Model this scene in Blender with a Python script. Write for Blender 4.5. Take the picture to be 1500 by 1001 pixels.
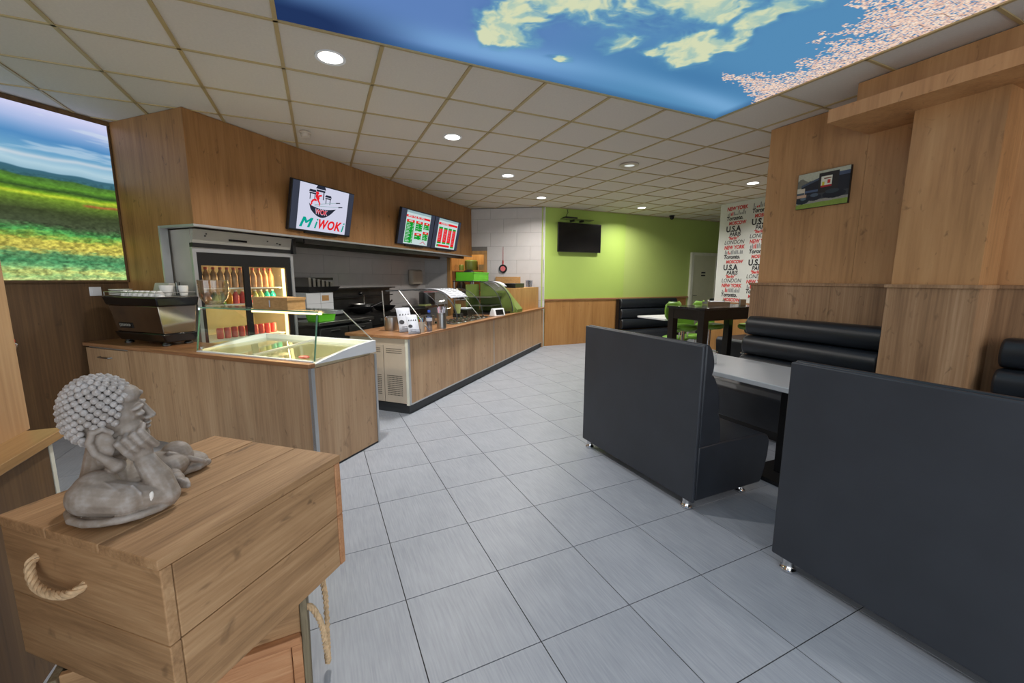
import bpy, bmesh, math, random
import numpy as np
from mathutils import Vector, Matrix

for _o in list(bpy.data.objects):
    bpy.data.objects.remove(_o)
SC = bpy.context.scene
COL = SC.collection
R = math.radians
random.seed(7)
ORD = ['first', 'second', 'third', 'fourth', 'fifth', 'sixth', 'seventh', 'eighth', 'ninth']

# ------------------------------------------------------------------ camera, world, exposure
EYE = 1.4406
YAW = 0.434
cam = bpy.data.cameras.new('camera')
cam.sensor_width = 36.0
cam.lens = 606.63 / 1500 * 36.0
cam.clip_start = 0.02
camo = bpy.data.objects.new('camera', cam)
COL.objects.link(camo)
camo.matrix_world = (Matrix.Translation((0, 0, EYE)) @ Matrix.Rotation(-YAW, 4, 'Z')
                     @ Matrix.Rotation(math.pi / 2 - 0.1496, 4, 'X') @ Matrix.Rotation(0.0028, 4, 'Z'))
SC.camera = camo

world = bpy.data.worlds.new('daylight')
SC.world = world
world.use_nodes = True
bg = world.node_tree.nodes['Background']
bg.inputs[0].default_value = (0.86, 0.93, 1.0, 1)
bg.inputs[1].default_value = 2.1
SC.cycles.transparent_max_bounces = 24
SC.view_settings.view_transform = 'Standard'
SC.view_settings.look = 'None'
SC.view_settings.exposure = 0.0
SC.view_settings.gamma = 1.0
SC.view_settings.use_curve_mapping = False
LAMP_W = 34.0            # watts of one recessed ceiling lamp
CEIL = 2.92

# ------------------------------------------------------------------ materials
def lin(c):
    return tuple(((v / 255) / 12.92 if v / 255 <= 0.04045 else ((v / 255 + 0.055) / 1.055) ** 2.4) for v in c)
MATS = {}
def _new(name):
    m = bpy.data.materials.new(name)
    m.use_nodes = True
    MATS[name] = m
    nt = m.node_tree
    return m, nt, nt.nodes['Principled BSDF']
def plain(name, rgb, rough=0.5, metal=0.0, spec=0.5, noise=0.06, scale=6.0, coat=0.0):
    if name in MATS:
        return MATS[name]
    m, nt, p = _new(name)
    c = lin(rgb)
    tc = nt.nodes.new('ShaderNodeTexCoord')
    nz = nt.nodes.new('ShaderNodeTexNoise')
    nz.inputs['Scale'].default_value = scale
    nz.inputs['Detail'].default_value = 4
    nt.links.new(tc.outputs['Object'], nz.inputs['Vector'])
    rp = nt.nodes.new('ShaderNodeValToRGB')
    rp.color_ramp.elements[0].position = 0.3
    rp.color_ramp.elements[1].position = 0.7
    rp.color_ramp.elements[0].color = (*[v * (1 - noise) for v in c], 1)
    rp.color_ramp.elements[1].color = (*[min(1, v * (1 + noise)) for v in c], 1)
    nt.links.new(nz.outputs['Fac'], rp.inputs[0])
    nt.links.new(rp.outputs[0], p.inputs['Base Color'])
    p.inputs['Roughness'].default_value = rough
    p.inputs['Metallic'].default_value = metal
    p.inputs['Specular IOR Level'].default_value = spec
    if coat:
        p.inputs['Coat Weight'].default_value = coat
    return m
def wood(name, dark, mid, light, scale=(9, 9, 0.7), rough=0.45, knots=0.0, rot=0.0, bump=0.05, rand=False, streak=0.5, knot_scale=1.6):
    m, nt, p = _new(name)
    L = nt.links.new
    tc = nt.nodes.new('ShaderNodeTexCoord')
    mp = nt.nodes.new('ShaderNodeMapping')
    mp.inputs['Rotation'].default_value = (0, 0, rot)
    src = tc.outputs['Object']
    if rand:
        oi = nt.nodes.new('ShaderNodeObjectInfo')
        ad = nt.nodes.new('ShaderNodeVectorMath'); ad.operation = 'ADD'
        ml = nt.nodes.new('ShaderNodeMath'); ml.operation = 'MULTIPLY'; ml.inputs[1].default_value = 23.0
        L(oi.outputs['Random'], ml.inputs[0]); L(tc.outputs['Object'], ad.inputs[0]); L(ml.outputs[0], ad.inputs[1])
        src = ad.outputs[0]
    L(src, mp.inputs['Vector'])
    sc = nt.nodes.new('ShaderNodeVectorMath'); sc.operation = 'MULTIPLY'; sc.inputs[1].default_value = scale
    L(mp.outputs[0], sc.inputs[0])
    n1 = nt.nodes.new('ShaderNodeTexNoise'); n1.inputs['Scale'].default_value = 1.0; n1.inputs['Detail'].default_value = 7
    n1.inputs['Roughness'].default_value = 0.62; n1.inputs['Distortion'].default_value = 0.35
    L(sc.outputs[0], n1.inputs['Vector'])
    sc2 = nt.nodes.new('ShaderNodeVectorMath'); sc2.operation = 'MULTIPLY'; sc2.inputs[1].default_value = [v * 9 if v > 2 else v * 3 for v in scale]
    L(mp.outputs[0], sc2.inputs[0])
    n2 = nt.nodes.new('ShaderNodeTexNoise'); n2.inputs['Scale'].default_value = 1.0; n2.inputs['Detail'].default_value = 3
    L(sc2.outputs[0], n2.inputs['Vector'])
    mx = nt.nodes.new('ShaderNodeMix'); mx.data_type = 'FLOAT'; mx.inputs['Factor'].default_value = streak
    L(n1.outputs['Fac'], mx.inputs[2]); L(n2.outputs['Fac'], mx.inputs[3])
    rp = nt.nodes.new('ShaderNodeValToRGB')
    e = rp.color_ramp.elements
    e[0].position = 0.24; e[0].color = (*lin(dark), 1)
    e[1].position = 0.76; e[1].color = (*lin(light), 1)
    k = e.new(0.5); k.color = (*lin(mid), 1)
    L(mx.outputs[0], rp.inputs[0])
    col = rp.outputs[0]
    if knots:
        ks = nt.nodes.new('ShaderNodeVectorMath'); ks.operation = 'MULTIPLY'
        ks.inputs[1].default_value = [1.0 if v > 2 else 0.55 for v in scale]
        L(mp.outputs[0], ks.inputs[0])
        vo = nt.nodes.new('ShaderNodeTexNoise'); vo.inputs['Scale'].default_value = knot_scale * 9; vo.inputs['Detail'].default_value = 3
        vo.inputs['Distortion'].default_value = 1.2
        L(ks.outputs[0], vo.inputs['Vector'])
        kr = nt.nodes.new('ShaderNodeValToRGB')
        kr.color_ramp.elements[0].position = 0.64; kr.color_ramp.elements[0].color = (0, 0, 0, 1)
        kr.color_ramp.elements[1].position = 0.74; kr.color_ramp.elements[1].color = (knots, knots, knots, 1)
        L(vo.outputs['Fac'], kr.inputs[0])
        m2 = nt.nodes.new('ShaderNodeMix'); m2.data_type = 'RGBA'
        L(kr.outputs[0], m2.inputs['Factor']); L(col, m2.inputs[6]); m2.inputs[7].default_value = (*[v * 0.55 for v in lin(dark)], 1)
        col = m2.outputs[2]
    L(col, p.inputs['Base Color'])
    p.inputs['Roughness'].default_value = rough
    bp = nt.nodes.new('ShaderNodeBump'); bp.inputs['Strength'].default_value = bump; bp.inputs['Distance'].default_value = 0.01
    L(n2.outputs['Fac'], bp.inputs['Height']); L(bp.outputs[0], p.inputs['Normal'])
    return m
def glow(name, rgb, strength):
    m, nt, p = _new(name)
    nt.nodes.remove(p)
    e = nt.nodes.new('ShaderNodeEmission')
    e.inputs[0].default_value = (*lin(rgb), 1); e.inputs[1].default_value = strength
    nt.links.new(e.outputs[0], nt.nodes['Material Output'].inputs[0])
    return m
def printed(name, emit=0.0, rough=0.4):
    """colours of a flat print stored on the mesh's points"""
    m, nt, p = _new(name)
    a = nt.nodes.new('ShaderNodeVertexColor'); a.layer_name = 'ink'
    if emit:
        nt.nodes.remove(p)
        e = nt.nodes.new('ShaderNodeEmission'); e.inputs[1].default_value = emit
        nt.links.new(a.outputs[0], e.inputs[0])
        nt.links.new(e.outputs[0], nt.nodes['Material Output'].inputs[0])
    else:
        nt.links.new(a.outputs[0], p.inputs['Base Color']); p.inputs['Roughness'].default_value = rough
    return m
def glass(name, tint=(0.93, 0.97, 0.95), rough=0.02, gain=1.0, edge=4.0):
    m, nt, p = _new(name)
    nt.nodes.remove(p)
    t = nt.nodes.new('ShaderNodeBsdfTransparent'); t.inputs[0].default_value = (*tint, 1)
    g = nt.nodes.new('ShaderNodeBsdfGlossy'); g.inputs['Roughness'].default_value = rough
    f = nt.nodes.new('ShaderNodeLayerWeight'); f.inputs['Blend'].default_value = 0.5
    pw = nt.nodes.new('ShaderNodeMath'); pw.operation = 'POWER'; pw.inputs[1].default_value = edge
    ml = nt.nodes.new('ShaderNodeMath'); ml.operation = 'MULTIPLY_ADD'; ml.inputs[1].default_value = 0.7; ml.inputs[2].default_value = 0.03 * gain
    x = nt.nodes.new('ShaderNodeMixShader')
    nt.links.new(f.outputs['Facing'], pw.inputs[0]); nt.links.new(pw.outputs[0], ml.inputs[0]); nt.links.new(ml.outputs[0], x.inputs[0])
    nt.links.new(t.outputs[0], x.inputs[1]); nt.links.new(g.outputs[0], x.inputs[2])
    nt.links.new(x.outputs[0], nt.nodes['Material Output'].inputs[0])
    return m

M = {}
M['wood_fascia'] = wood('wood_fascia', (108, 72, 36), (152, 108, 62), (176, 132, 84), scale=(7, 7, 0.8), knots=0.6, rough=0.5, streak=0.3)
M['wood_wall'] = wood('wood_wall', (142, 100, 60), (186, 138, 90), (206, 160, 110), scale=(5, 5, 0.7), knots=0.55, rough=0.45, streak=0.3)
M['wood_wainscot'] = wood('wood_wainscot', (96, 68, 46), (158, 122, 88), (196, 160, 124), scale=(8, 8, 0.5), knots=0.45, rough=0.5, streak=0.3)
M['wood_dark'] = wood('wood_dark', (58, 40, 22), (98, 72, 44), (128, 98, 62), scale=(8, 8, 0.5), knots=0.4, rough=0.5, streak=0.35)
M['wood_honey'] = wood('wood_honey', (142, 98, 52), (168, 122, 70), (186, 142, 88), scale=(7, 7, 0.6), knots=0.35, streak=0.3)
M['wood_counter'] = wood('wood_counter', (132, 100, 70), (184, 149, 113), (208, 176, 140), scale=(7, 7, 0.6), rough=0.45, knots=0.5, streak=0.35)
M['wood_top'] = wood('wood_top', (118, 80, 50), (156, 112, 76), (182, 140, 102), scale=(0.9, 10, 10), rough=0.3)
M['wood_top_y'] = wood('wood_top_y', (118, 80, 50), (156, 112, 76), (182, 140, 102), scale=(10, 0.9, 10), rough=0.3)
M['wood_pillar'] = wood('wood_pillar', (160, 120, 82), (188, 148, 106), (204, 166, 124), scale=(6, 6, 0.7), knots=0.5, rough=0.42)
M['wood_ledge'] = wood('wood_ledge', (140, 102, 60), (170, 132, 84), (190, 154, 106), scale=(10, 1, 10), rough=0.35)
M['plank'] = wood('plank', (112, 82, 52), (172, 134, 94), (204, 168, 126), scale=(1.6, 11, 11), rough=0.7, knots=0.7, rand=True, bump=0.25, knot_scale=1.0, streak=0.35)
M['plank_orange'] = wood('plank_orange', (140, 88, 52), (190, 136, 94), (214, 166, 122), scale=(1.6, 11, 11), rough=0.7, knots=0.5, rand=True, bump=0.25, streak=0.35)
M['plank_grey'] = wood('plank_grey', (84, 74, 56), (124, 112, 88), (150, 138, 112), scale=(14, 14, 1.4), rough=0.75, rand=True, bump=0.25)
M['plywood'] = wood('plywood', (150, 106, 56), (186, 140, 84), (204, 162, 106), scale=(5, 5, 1.2), rough=0.5)
M['cardboard'] = wood('cardboard', (150, 110, 62), (182, 140, 88), (200, 160, 108), scale=(3, 3, 9), rough=0.7)
M['tile_white'] = plain('tile_white', (196, 192, 190), 0.22, noise=0.03)
M['grout_grey'] = plain('grout_grey', (120, 116, 112), 0.8)
M['grout_dark'] = plain('grout_dark', (42, 40, 40), 0.85)
M['ceiling_tile'] = plain('ceiling_tile', (212, 205, 194), 0.9, noise=0.03, scale=60, spec=0.2)
M['rail'] = plain('rail', (178, 158, 112), 0.45, noise=0.03)
M['plaster'] = plain('plaster', (190, 186, 178), 0.9)
M['green_a'] = plain('green_a', (168, 194, 96), 0.55, noise=0.02, scale=2)
M['green_b'] = plain('green_b', (172, 192, 108), 0.5, noise=0.02, scale=2)
M['paper_white'] = plain('paper_white', (212, 214, 212), 0.75, noise=0.02)
M['leather'] = plain('leather', (32, 36, 43), 0.42, noise=0.15, scale=9)
M['leather_back'] = plain('leather_back', (45, 49, 56), 0.5, noise=0.1, scale=5)
M['leather_roll'] = plain('leather_roll', (26, 31, 37), 0.36, noise=0.1, scale=9)
M['chrome'] = plain('chrome', (215, 215, 215), 0.12, metal=1.0, noise=0.02)
M['steel'] = plain('steel', (168, 168, 166), 0.3, metal=1.0, noise=0.08)
M['steel_dark'] = plain('steel_dark', (96, 96, 96), 0.38, metal=1.0, noise=0.15)
M['steel_mirror'] = plain('steel_mirror', (176, 168, 158), 0.1, metal=1.0, noise=0.04)
M['alu'] = plain('alu', (190, 192, 194), 0.35, metal=0.6, noise=0.03)
M['black'] = plain('black', (20, 20, 22), 0.4)
M['black_gloss'] = plain('black_gloss', (12, 12, 14), 0.15)
M['black_wood'] = plain('black_wood', (16, 15, 15), 0.35, noise=0.2)
M['black_table'] = plain('black_table', (34, 34, 36), 0.12, noise=0.1)
M['charcoal'] = plain('charcoal', (46, 50, 54), 0.5)
M['white_plastic'] = plain('white_plastic', (222, 224, 226), 0.35, noise=0.02)
M['grey_panel'] = plain('grey_panel', (172, 168, 158), 0.4, noise=0.05)
M['cream_metal'] = plain('cream_metal', (186, 174, 158), 0.45, noise=0.05)
M['cream_inside'] = plain('cream_inside', (222, 210, 176), 0.4, noise=0.05)
M['table_grey'] = plain('table_grey', (176, 180, 184), 0.3, noise=0.03)
M['green_seat'] = plain('green_seat', (110, 158, 50), 0.4, noise=0.08)
M['green_plastic'] = plain('green_plastic', (104, 198, 44), 0.4)
M['olive'] = plain('olive', (104, 122, 60), 0.3, noise=0.1)
M['red'] = plain('red', (196, 24, 30), 0.35)
M['ceramic'] = plain('ceramic', (226, 224, 220), 0.2)
M['door_cream'] = plain('door_cream', (206, 206, 180), 0.5, noise=0.02)
M['frame_white'] = plain('frame_white', (222, 222, 208), 0.45)
M['stone'] = plain('stone', (146, 136, 126), 0.62, noise=0.22, scale=14)
M['stone_hair'] = plain('stone_hair', (152, 140, 130), 0.6, noise=0.2, scale=30)
M['chip'] = plain('chip', (236, 232, 226), 0.8)
M['rope'] = plain('rope', (206, 176, 138), 0.85, noise=0.2, scale=70)
M['glass'] = glass('glass')
M['glass_green'] = glass('glass_green', (0.94, 0.98, 0.955))
M['glass_edge'] = plain('glass_edge', (120, 168, 138), 0.15)
M['glass_amber'] = glass('glass_amber', (0.93, 0.86, 0.77), 0.08, gain=3.0, edge=1.8)
M['glass_dark'] = glass('glass_dark', (0.72, 0.72, 0.70))
M['plastic_clear'] = glass('plastic_clear', (0.90, 0.91, 0.93), 0.1)
M['ink_black'] = plain('ink_black', (44, 44, 50), 0.7)
M['ink_grey'] = plain('ink_grey', (140, 144, 146), 0.7)
M['ink_red'] = plain('ink_red', (206, 66, 66), 0.7)
M['lamp_on'] = glow('lamp_on', (255, 250, 242), 9.0)
M['lamp_dim'] = glow('lamp_dim', (235, 240, 235), 0.9)
M['led_warm'] = glow('led_warm', (255, 214, 150), 4.0)
M['scr_white'] = glow('scr_white', (206, 208, 228), 1.0)
M['scr_pale'] = glow('scr_pale', (196, 214, 214), 1.0)
M['scr_black'] = glow('scr_black', (40, 44, 58), 1.0)
M['scr_bar'] = glow('scr_bar', (58, 62, 76), 1.0)
M['scr_red'] = glow('scr_red', (226, 36, 44), 1.0)
M['scr_teal'] = glow('scr_teal', (8, 158, 140), 1.0)
M['scr_green'] = glow('scr_green', (14, 152, 44), 1.0)
M['scr_grey'] = glow('scr_grey', (150, 176, 180), 1.0)
M['scr_pink'] = glow('scr_pink', (200, 140, 150), 1.0)
M['bottle_clear'] = plain('bottle_clear', (160, 122, 90), 0.15, noise=0.2, scale=20)
M['cap_red'] = plain('cap_red', (170, 60, 50), 0.4)
M['drink_green'] = plain('drink_green', (92, 140, 34), 0.15)
M['drink_orange'] = plain('drink_orange', (196, 126, 34), 0.15)
M['drink_red'] = plain('drink_red', (206, 84, 84), 0.15)
M['drink_teal'] = plain('drink_teal', (30, 170, 165), 0.15)
M['drink_pale'] = plain('drink_pale', (176, 186, 122), 0.15)
M['water_blue'] = glass('water_blue', (0.62, 0.72, 0.92), 0.05, 1.5)
M['cap_blue'] = plain('cap_blue', (40, 90, 210), 0.4)
M['paper'] = plain('paper', (196, 200, 210), 0.8)
M['cyan'] = plain('cyan', (40, 160, 190), 0.5)

def tile_floor_mat():
    m, nt, p = _new('floor_tile')
    L = nt.links.new
    tc = nt.nodes.new('ShaderNodeTexCoord')
    oi = nt.nodes.new('ShaderNodeObjectInfo')
    ml = nt.nodes.new('ShaderNodeMath'); ml.operation = 'MULTIPLY'; ml.inputs[1].default_value = 31
    ad = nt.nodes.new('ShaderNodeVectorMath'); ad.operation = 'ADD'
    L(oi.outputs['Random'], ml.inputs[0]); L(tc.outputs['Object'], ad.inputs[0]); L(ml.outputs[0], ad.inputs[1])
    sc = nt.nodes.new('ShaderNodeVectorMath'); sc.operation = 'MULTIPLY'; sc.inputs[1].default_value = (140, 8, 1)
    L(ad.outputs[0], sc.inputs[0])
    n = nt.nodes.new('ShaderNodeTexNoise'); n.inputs['Scale'].default_value = 1; n.inputs['Detail'].default_value = 5
    L(sc.outputs[0], n.inputs['Vector'])
    n2 = nt.nodes.new('ShaderNodeTexNoise'); n2.inputs['Scale'].default_value = 5; n2.inputs['Detail'].default_value = 3
    L(ad.outputs[0], n2.inputs['Vector'])
    mx = nt.nodes.new('ShaderNodeMix'); mx.data_type = 'FLOAT'; mx.inputs['Factor'].default_value = 0.35
    L(n.outputs['Fac'], mx.inputs[2]); L(n2.outputs['Fac'], mx.inputs[3])
    rp = nt.nodes.new('ShaderNodeValToRGB')
    rp.color_ramp.elements[0].position = 0.3; rp.color_ramp.elements[0].color = (*lin((138, 144, 154)), 1)
    rp.color_ramp.elements[1].position = 0.7; rp.color_ramp.elements[1].color = (*lin((161, 166, 175)), 1)
    L(mx.outputs[0], rp.inputs[0]); L(rp.outputs[0], p.inputs['Base Color'])
    p.inputs['Roughness'].default_value = 0.42
    p.inputs['Specular IOR Level'].default_value = 0.45
    return m
M['floor_tile'] = tile_floor_mat()

# ------------------------------------------------------------------ mesh helpers
class MB:
    def __init__(s):
        s.v = []; s.f = []; s.m = []
    def add(s, vs, fs, m=0):
        b = len(s.v)
        s.v += [tuple(map(float, p)) for p in vs]
        s.f += [[b + i for i in f] for f in fs]
        s.m += [m] * len(fs)
        return s
    def box(s, x0, x1, y0, y1, z0, z1, m=0):
        v = [(x0, y0, z0), (x1, y0, z0), (x1, y1, z0), (x0, y1, z0), (x0, y0, z1), (x1, y0, z1), (x1, y1, z1), (x0, y1, z1)]
        return s.add(v, [(0, 3, 2, 1), (4, 5, 6, 7), (0, 1, 5, 4), (1, 2, 6, 5), (2, 3, 7, 6), (3, 0, 4, 7)], m)
    def hexa(s, bot, top, m=0):
        return s.add(list(bot) + list(top), [(0, 3, 2, 1), (4, 5, 6, 7), (0, 1, 5, 4), (1, 2, 6, 5), (2, 3, 7, 6), (3, 0, 4, 7)], m)
    def prism(s, poly, a0, a1, axis='y', m=0):
        """poly: 2D outline, extruded from a0 to a1 along axis"""
        def P(p, a):
            return {'x': (a, p[0], p[1]), 'y': (p[0], a, p[1]), 'z': (p[0], p[1], a)}[axis]
        n = len(poly)
        vs = [P(p, a0) for p in poly] + [P(p, a1) for p in poly]
        fs = [list(range(n)), list(range(2 * n - 1, n - 1, -1))] + [(i, i + n, (i + 1) % n + n, (i + 1) % n) for i in range(n)]
        return s.add(vs, fs, m)
    def lathe(s, prof, c=(0, 0, 0), seg=20, m=0, sx=1, sy=1, cap=True):
        n = len(prof); vs = []
        for k in range(seg):
            a = 2 * math.pi * k / seg
            for r, z in prof:
                vs.append((c[0] + r * math.cos(a) * sx, c[1] + r * math.sin(a) * sy, c[2] + z))
        fs = []
        for k in range(seg):
            k2 = (k + 1) % seg
            for i in range(n - 1):
                fs.append((k * n + i, k2 * n + i, k2 * n + i + 1, k * n + i + 1))
        if cap:
            if prof[0][0] > 1e-6: fs.append([k * n for k in range(seg)][::-1])
            if prof[-1][0] > 1e-6: fs.append([k * n + n - 1 for k in range(seg)])
        return s.add(vs, fs, m)
    def cyl(s, c, r, h, seg=16, m=0, r2=None):
        return s.lathe([(r, 0), (r if r2 is None else r2, h)], c, seg, m)
    def tube(s, pts, r, seg=8, m=0, closed=False):
        pts = [Vector(p) for p in pts]; n = len(pts); vs = []
        up = Vector((0, 0, 1)); last = None
        rr = r if isinstance(r, (list, tuple)) else [r] * n
        for i, p in enumerate(pts):
            d = (pts[min(i + 1, n - 1)] - pts[max(i - 1, 0)]).normalized()
            if last is None:
                a = d.cross(up)
                if a.length < 1e-3: a = d.cross(Vector((1, 0, 0)))
            else:
                a = last - d * last.dot(d)
            a.normalize(); b = d.cross(a); last = a
            for k in range(seg):
                t = 2 * math.pi * k / seg
                vs.append(p + (a * math.cos(t) + b * math.sin(t)) * rr[i])
        fs = []
        for i in range(n - 1):
            for k in range(seg):
                k2 = (k + 1) % seg
                fs.append((i * seg + k, i * seg + k2, (i + 1) * seg + k2, (i + 1) * seg + k))
        fs.append(list(range(seg))[::-1]); fs.append([(n - 1) * seg + k for k in range(seg)])
        return s.add(vs, fs, m)
    def ell(s, c, r, m=0, seg=14, rings=9, rot=None):
        vs = []; fs = []
        for i in range(rings + 1):
            ph = math.pi * i / rings
            for k in range(seg):
                a = 2 * math.pi * k / seg
                p = Vector((r[0] * math.sin(ph) * math.cos(a), r[1] * math.sin(ph) * math.sin(a), r[2] * math.cos(ph)))
                if rot is not None: p = rot @ p
                vs.append((c[0] + p.x, c[1] + p.y, c[2] + p.z))
        for i in range(rings):
            for k in range(seg):
                k2 = (k + 1) % seg
                fs.append((i * seg + k, (i + 1) * seg + k, (i + 1) * seg + k2, i * seg + k2))
        return s.add(vs, fs, m)
    def sheet(s, rows, th=None, m=0):
        """grid of points (rows x cols) as a surface"""
        nr, nc = len(rows), len(rows[0])
        return s.add([p for r in rows for p in r], [(i * nc + j, i * nc + j + 1, (i + 1) * nc + j + 1, (i + 1) * nc + j)
                     for i in range(nr - 1) for j in range(nc - 1)], m)
    def move(s, mat, start=0):
        for i in range(start, len(s.v)):
            s.v[i] = tuple(mat @ Vector(s.v[i]))
        return s
    def mesh(s, name, mats, smooth=40):
        me = bpy.data.meshes.new(name)
        me.from_pydata(s.v, [], s.f)
        if not isinstance(mats, (list, tuple)): mats = [mats]
        for x in mats: me.materials.append(M[x] if isinstance(x, str) else x)
        for p, k in zip(me.polygons, s.m): p.material_index = k
        bm = bmesh.new(); bm.from_mesh(me)
        bmesh.ops.remove_doubles(bm, verts=bm.verts, dist=1e-6)
        bmesh.ops.recalc_face_normals(bm, faces=bm.faces)
        bm.to_mesh(me); bm.free()
        if smooth:
            for p in me.polygons: p.use_smooth = True
            me.set_sharp_from_angle(angle=R(smooth))
        return me
    def build(s, name, mats, parent=None, smooth=40, bevel=0, seg=2, solid=0):
        o = bpy.data.objects.new(name, s.mesh(name, mats, smooth))
        COL.objects.link(o)
        if parent is not None: o.parent = parent
        if solid:
            q = o.modifiers.new('thickness', 'SOLIDIFY'); q.thickness = solid; q.offset = 0
        if bevel:
            b = o.modifiers.new('bevel', 'BEVEL'); b.width = bevel; b.segments = seg; b.limit_method = 'ANGLE'; b.angle_limit = R(40)
            b.harden_normals = False
        return o

def tag(o, label=None, cat=None, group=None, kind=None):
    if label: o['label'] = label
    if cat: o['category'] = cat
    if group: o['group'] = group
    if kind: o['kind'] = kind
    return o
def thing(name, label, cat, loc=(0, 0, 0), rz=0.0, group=None):
    o = bpy.data.objects.new(name, None)
    o.empty_display_size = 0.1
    COL.objects.link(o)
    o.location = loc; o.rotation_euler = (0, 0, rz)
    return tag(o, label, cat, group)
def part(name, mats, parent, fn, **k):
    b = MB(); fn(b)
    return b.build(name, mats, parent, **k)
def dup(root, loc, rz, label=None, group=None):
    r = root.copy(); COL.objects.link(r); r.location = loc; r.rotation_euler = (0, 0, rz)
    if label: r['label'] = label
    if group: r['group'] = group
    for ch in list(root.children):
        c = ch.copy(); COL.objects.link(c); c.parent = r
        for g in list(ch.children):
            d = g.copy(); COL.objects.link(d); d.parent = c
    return r
def structure(name, mats, fn, label=None, loc=(0, 0, 0), rz=0.0, **k):
    b = MB(); fn(b)
    o = b.build(name, mats, None, **k)
    o.location = loc; o.rotation_euler = (0, 0, rz)
    tag(o, label, None, None, 'structure')
    return o

# kitchen frame: x runs along the serving counter, y goes from the customers into the kitchen
KA = R(44.2)
KO = (0.808, 4.328)
def K(x, y, z=0.0):
    return (KO[0] + x * math.cos(KA) - y * math.sin(KA), KO[1] + x * math.sin(KA) + y * math.cos(KA), z)

# text as flat mesh
def text_into(b, body, size, mat4, m=0, shear=0.0, bold=0.0, sx=1.0, align='LEFT', fit=None):
    cu = bpy.data.curves.new('lettering', 'FONT')
    cu.body = body; cu.size = size; cu.shear = shear; cu.offset = bold; cu.align_x = align
    cu.resolution_u = 3
    o = bpy.data.objects.new('lettering', cu); COL.objects.link(o)
    dg = bpy.context.evaluated_depsgraph_get()
    me = bpy.data.meshes.new_from_object(o.evaluated_get(dg))
    if fit:      # fit = (width, height): letters are stretched to fill it
        xs = [v.co.x for v in me.vertices]; ys = [v.co.y for v in me.vertices]
        kx = fit[0] / (max(xs) - min(xs)); ky = fit[1] / (max(ys) - min(ys))
        vs = [mat4 @ Vector(((v.co.x - min(xs)) * kx, (v.co.y - min(ys)) * ky, 0)) for v in me.vertices]
    else:
        vs = [mat4 @ Vector((v.co.x * sx, v.co.y, 0)) for v in me.vertices]
    b.add(vs, [list(p.vertices) for p in me.polygons], m)
    bpy.data.objects.remove(o); bpy.data.curves.remove(cu); bpy.data.meshes.remove(me)

# value noise for printed pictures
def vnoise(x, y, seed=0):
    xi = np.floor(x).astype(np.int64); yi = np.floor(y).astype(np.int64)
    fx = x - xi; fy = y - yi
    fx = fx * fx * (3 - 2 * fx); fy = fy * fy * (3 - 2 * fy)
    def h(a, b):
        n = (a * 374761393 + b * 668265263 + seed * 982451653) & 0x7fffffff
        n = ((n ^ (n >> 13)) * 1274126177) & 0x7fffffff
        return ((n ^ (n >> 16)) & 0xffff) / 65535.0
    return (h(xi, yi) * (1 - fx) + h(xi + 1, yi) * fx) * (1 - fy) + (h(xi, yi + 1) * (1 - fx) + h(xi + 1, yi + 1) * fx) * fy
def fbm(x, y, o=5, seed=0):
    a = 0.5; t = 0; n = 0
    for k in range(o):
        t = t + a * vnoise(x * 2 ** k, y * 2 ** k, seed + k); n += a; a *= 0.55
    return t / n
def sstep(a, b, x):
    t = np.clip((x - a) / (b - a), 0, 1)
    return t * t * (3 - 2 * t)
def lerp3(a, b, t):
    return a + (b - a) * t[..., None]
def lin_np(c):
    c = np.clip(c / 255.0, 0, 1)
    return np.where(c <= 0.04045, c / 12.92, ((c + 0.055) / 1.055) ** 2.4)
def print_sheet(name, P00, P10, P01, nx, ny, paint, mat, parent=None):
    """flat picture spanned from P00 to P10 (u) and P01 (v); paint(u, v) gives sRGB 0..255"""
    u, v = np.meshgrid(np.linspace(0, 1, nx), np.linspace(0, 1, ny))
    P00, P10, P01 = map(np.array, (P00, P10, P01))
    pts = P00 + u[..., None] * (P10 - P00) + v[..., None] * (P01 - P00)
    idx = np.arange(nx * ny).reshape(ny, nx)
    q = np.stack([idx[:-1, :-1], idx[:-1, 1:], idx[1:, 1:], idx[1:, :-1]], -1).reshape(-1, 4)
    me = bpy.data.meshes.new(name)
    me.vertices.add(nx * ny); me.vertices.foreach_set('co', pts.reshape(-1).astype(np.float32))
    me.loops.add(q.size); me.loops.foreach_set('vertex_index', q.reshape(-1).astype(np.int32))
    me.polygons.add(len(q)); me.polygons.foreach_set('loop_start', np.arange(0, q.size, 4, dtype=np.int32))
    me.update(calc_edges=True); me.validate()
    a = me.color_attributes.new('ink', 'FLOAT_COLOR', 'POINT')
    c = np.ones((nx * ny, 4), np.float32); c[:, :3] = lin_np(paint(u, v)).reshape(-1, 3)
    a.data.foreach_set('color', c.reshape(-1))
    me.materials.append(mat)
    o = bpy.data.objects.new(name, me); COL.objects.link(o)
    if parent is not None: o.parent = parent
    return o

# ------------------------------------------------------------------ floor and ceiling
def px_of(x, y, z):
    a = YAW
    X = x * math.cos(a) - y * math.sin(a); Y = x * math.sin(a) + y * math.cos(a); Z = z - EYE
    c, s = math.cos(0.1496), math.sin(0.1496)
    fw = Y * c - Z * s; u = Y * s + Z * c
    if fw < 0.2: return None
    return 750 + 606.63 * X / fw, 500.5 - 606.63 * u / fw
def in_view(x, y, z, m=60):
    q = px_of(x, y, z)
    return q is not None and -m < q[0] < 1500 + m and -m < q[1] < 1001 + m

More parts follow.
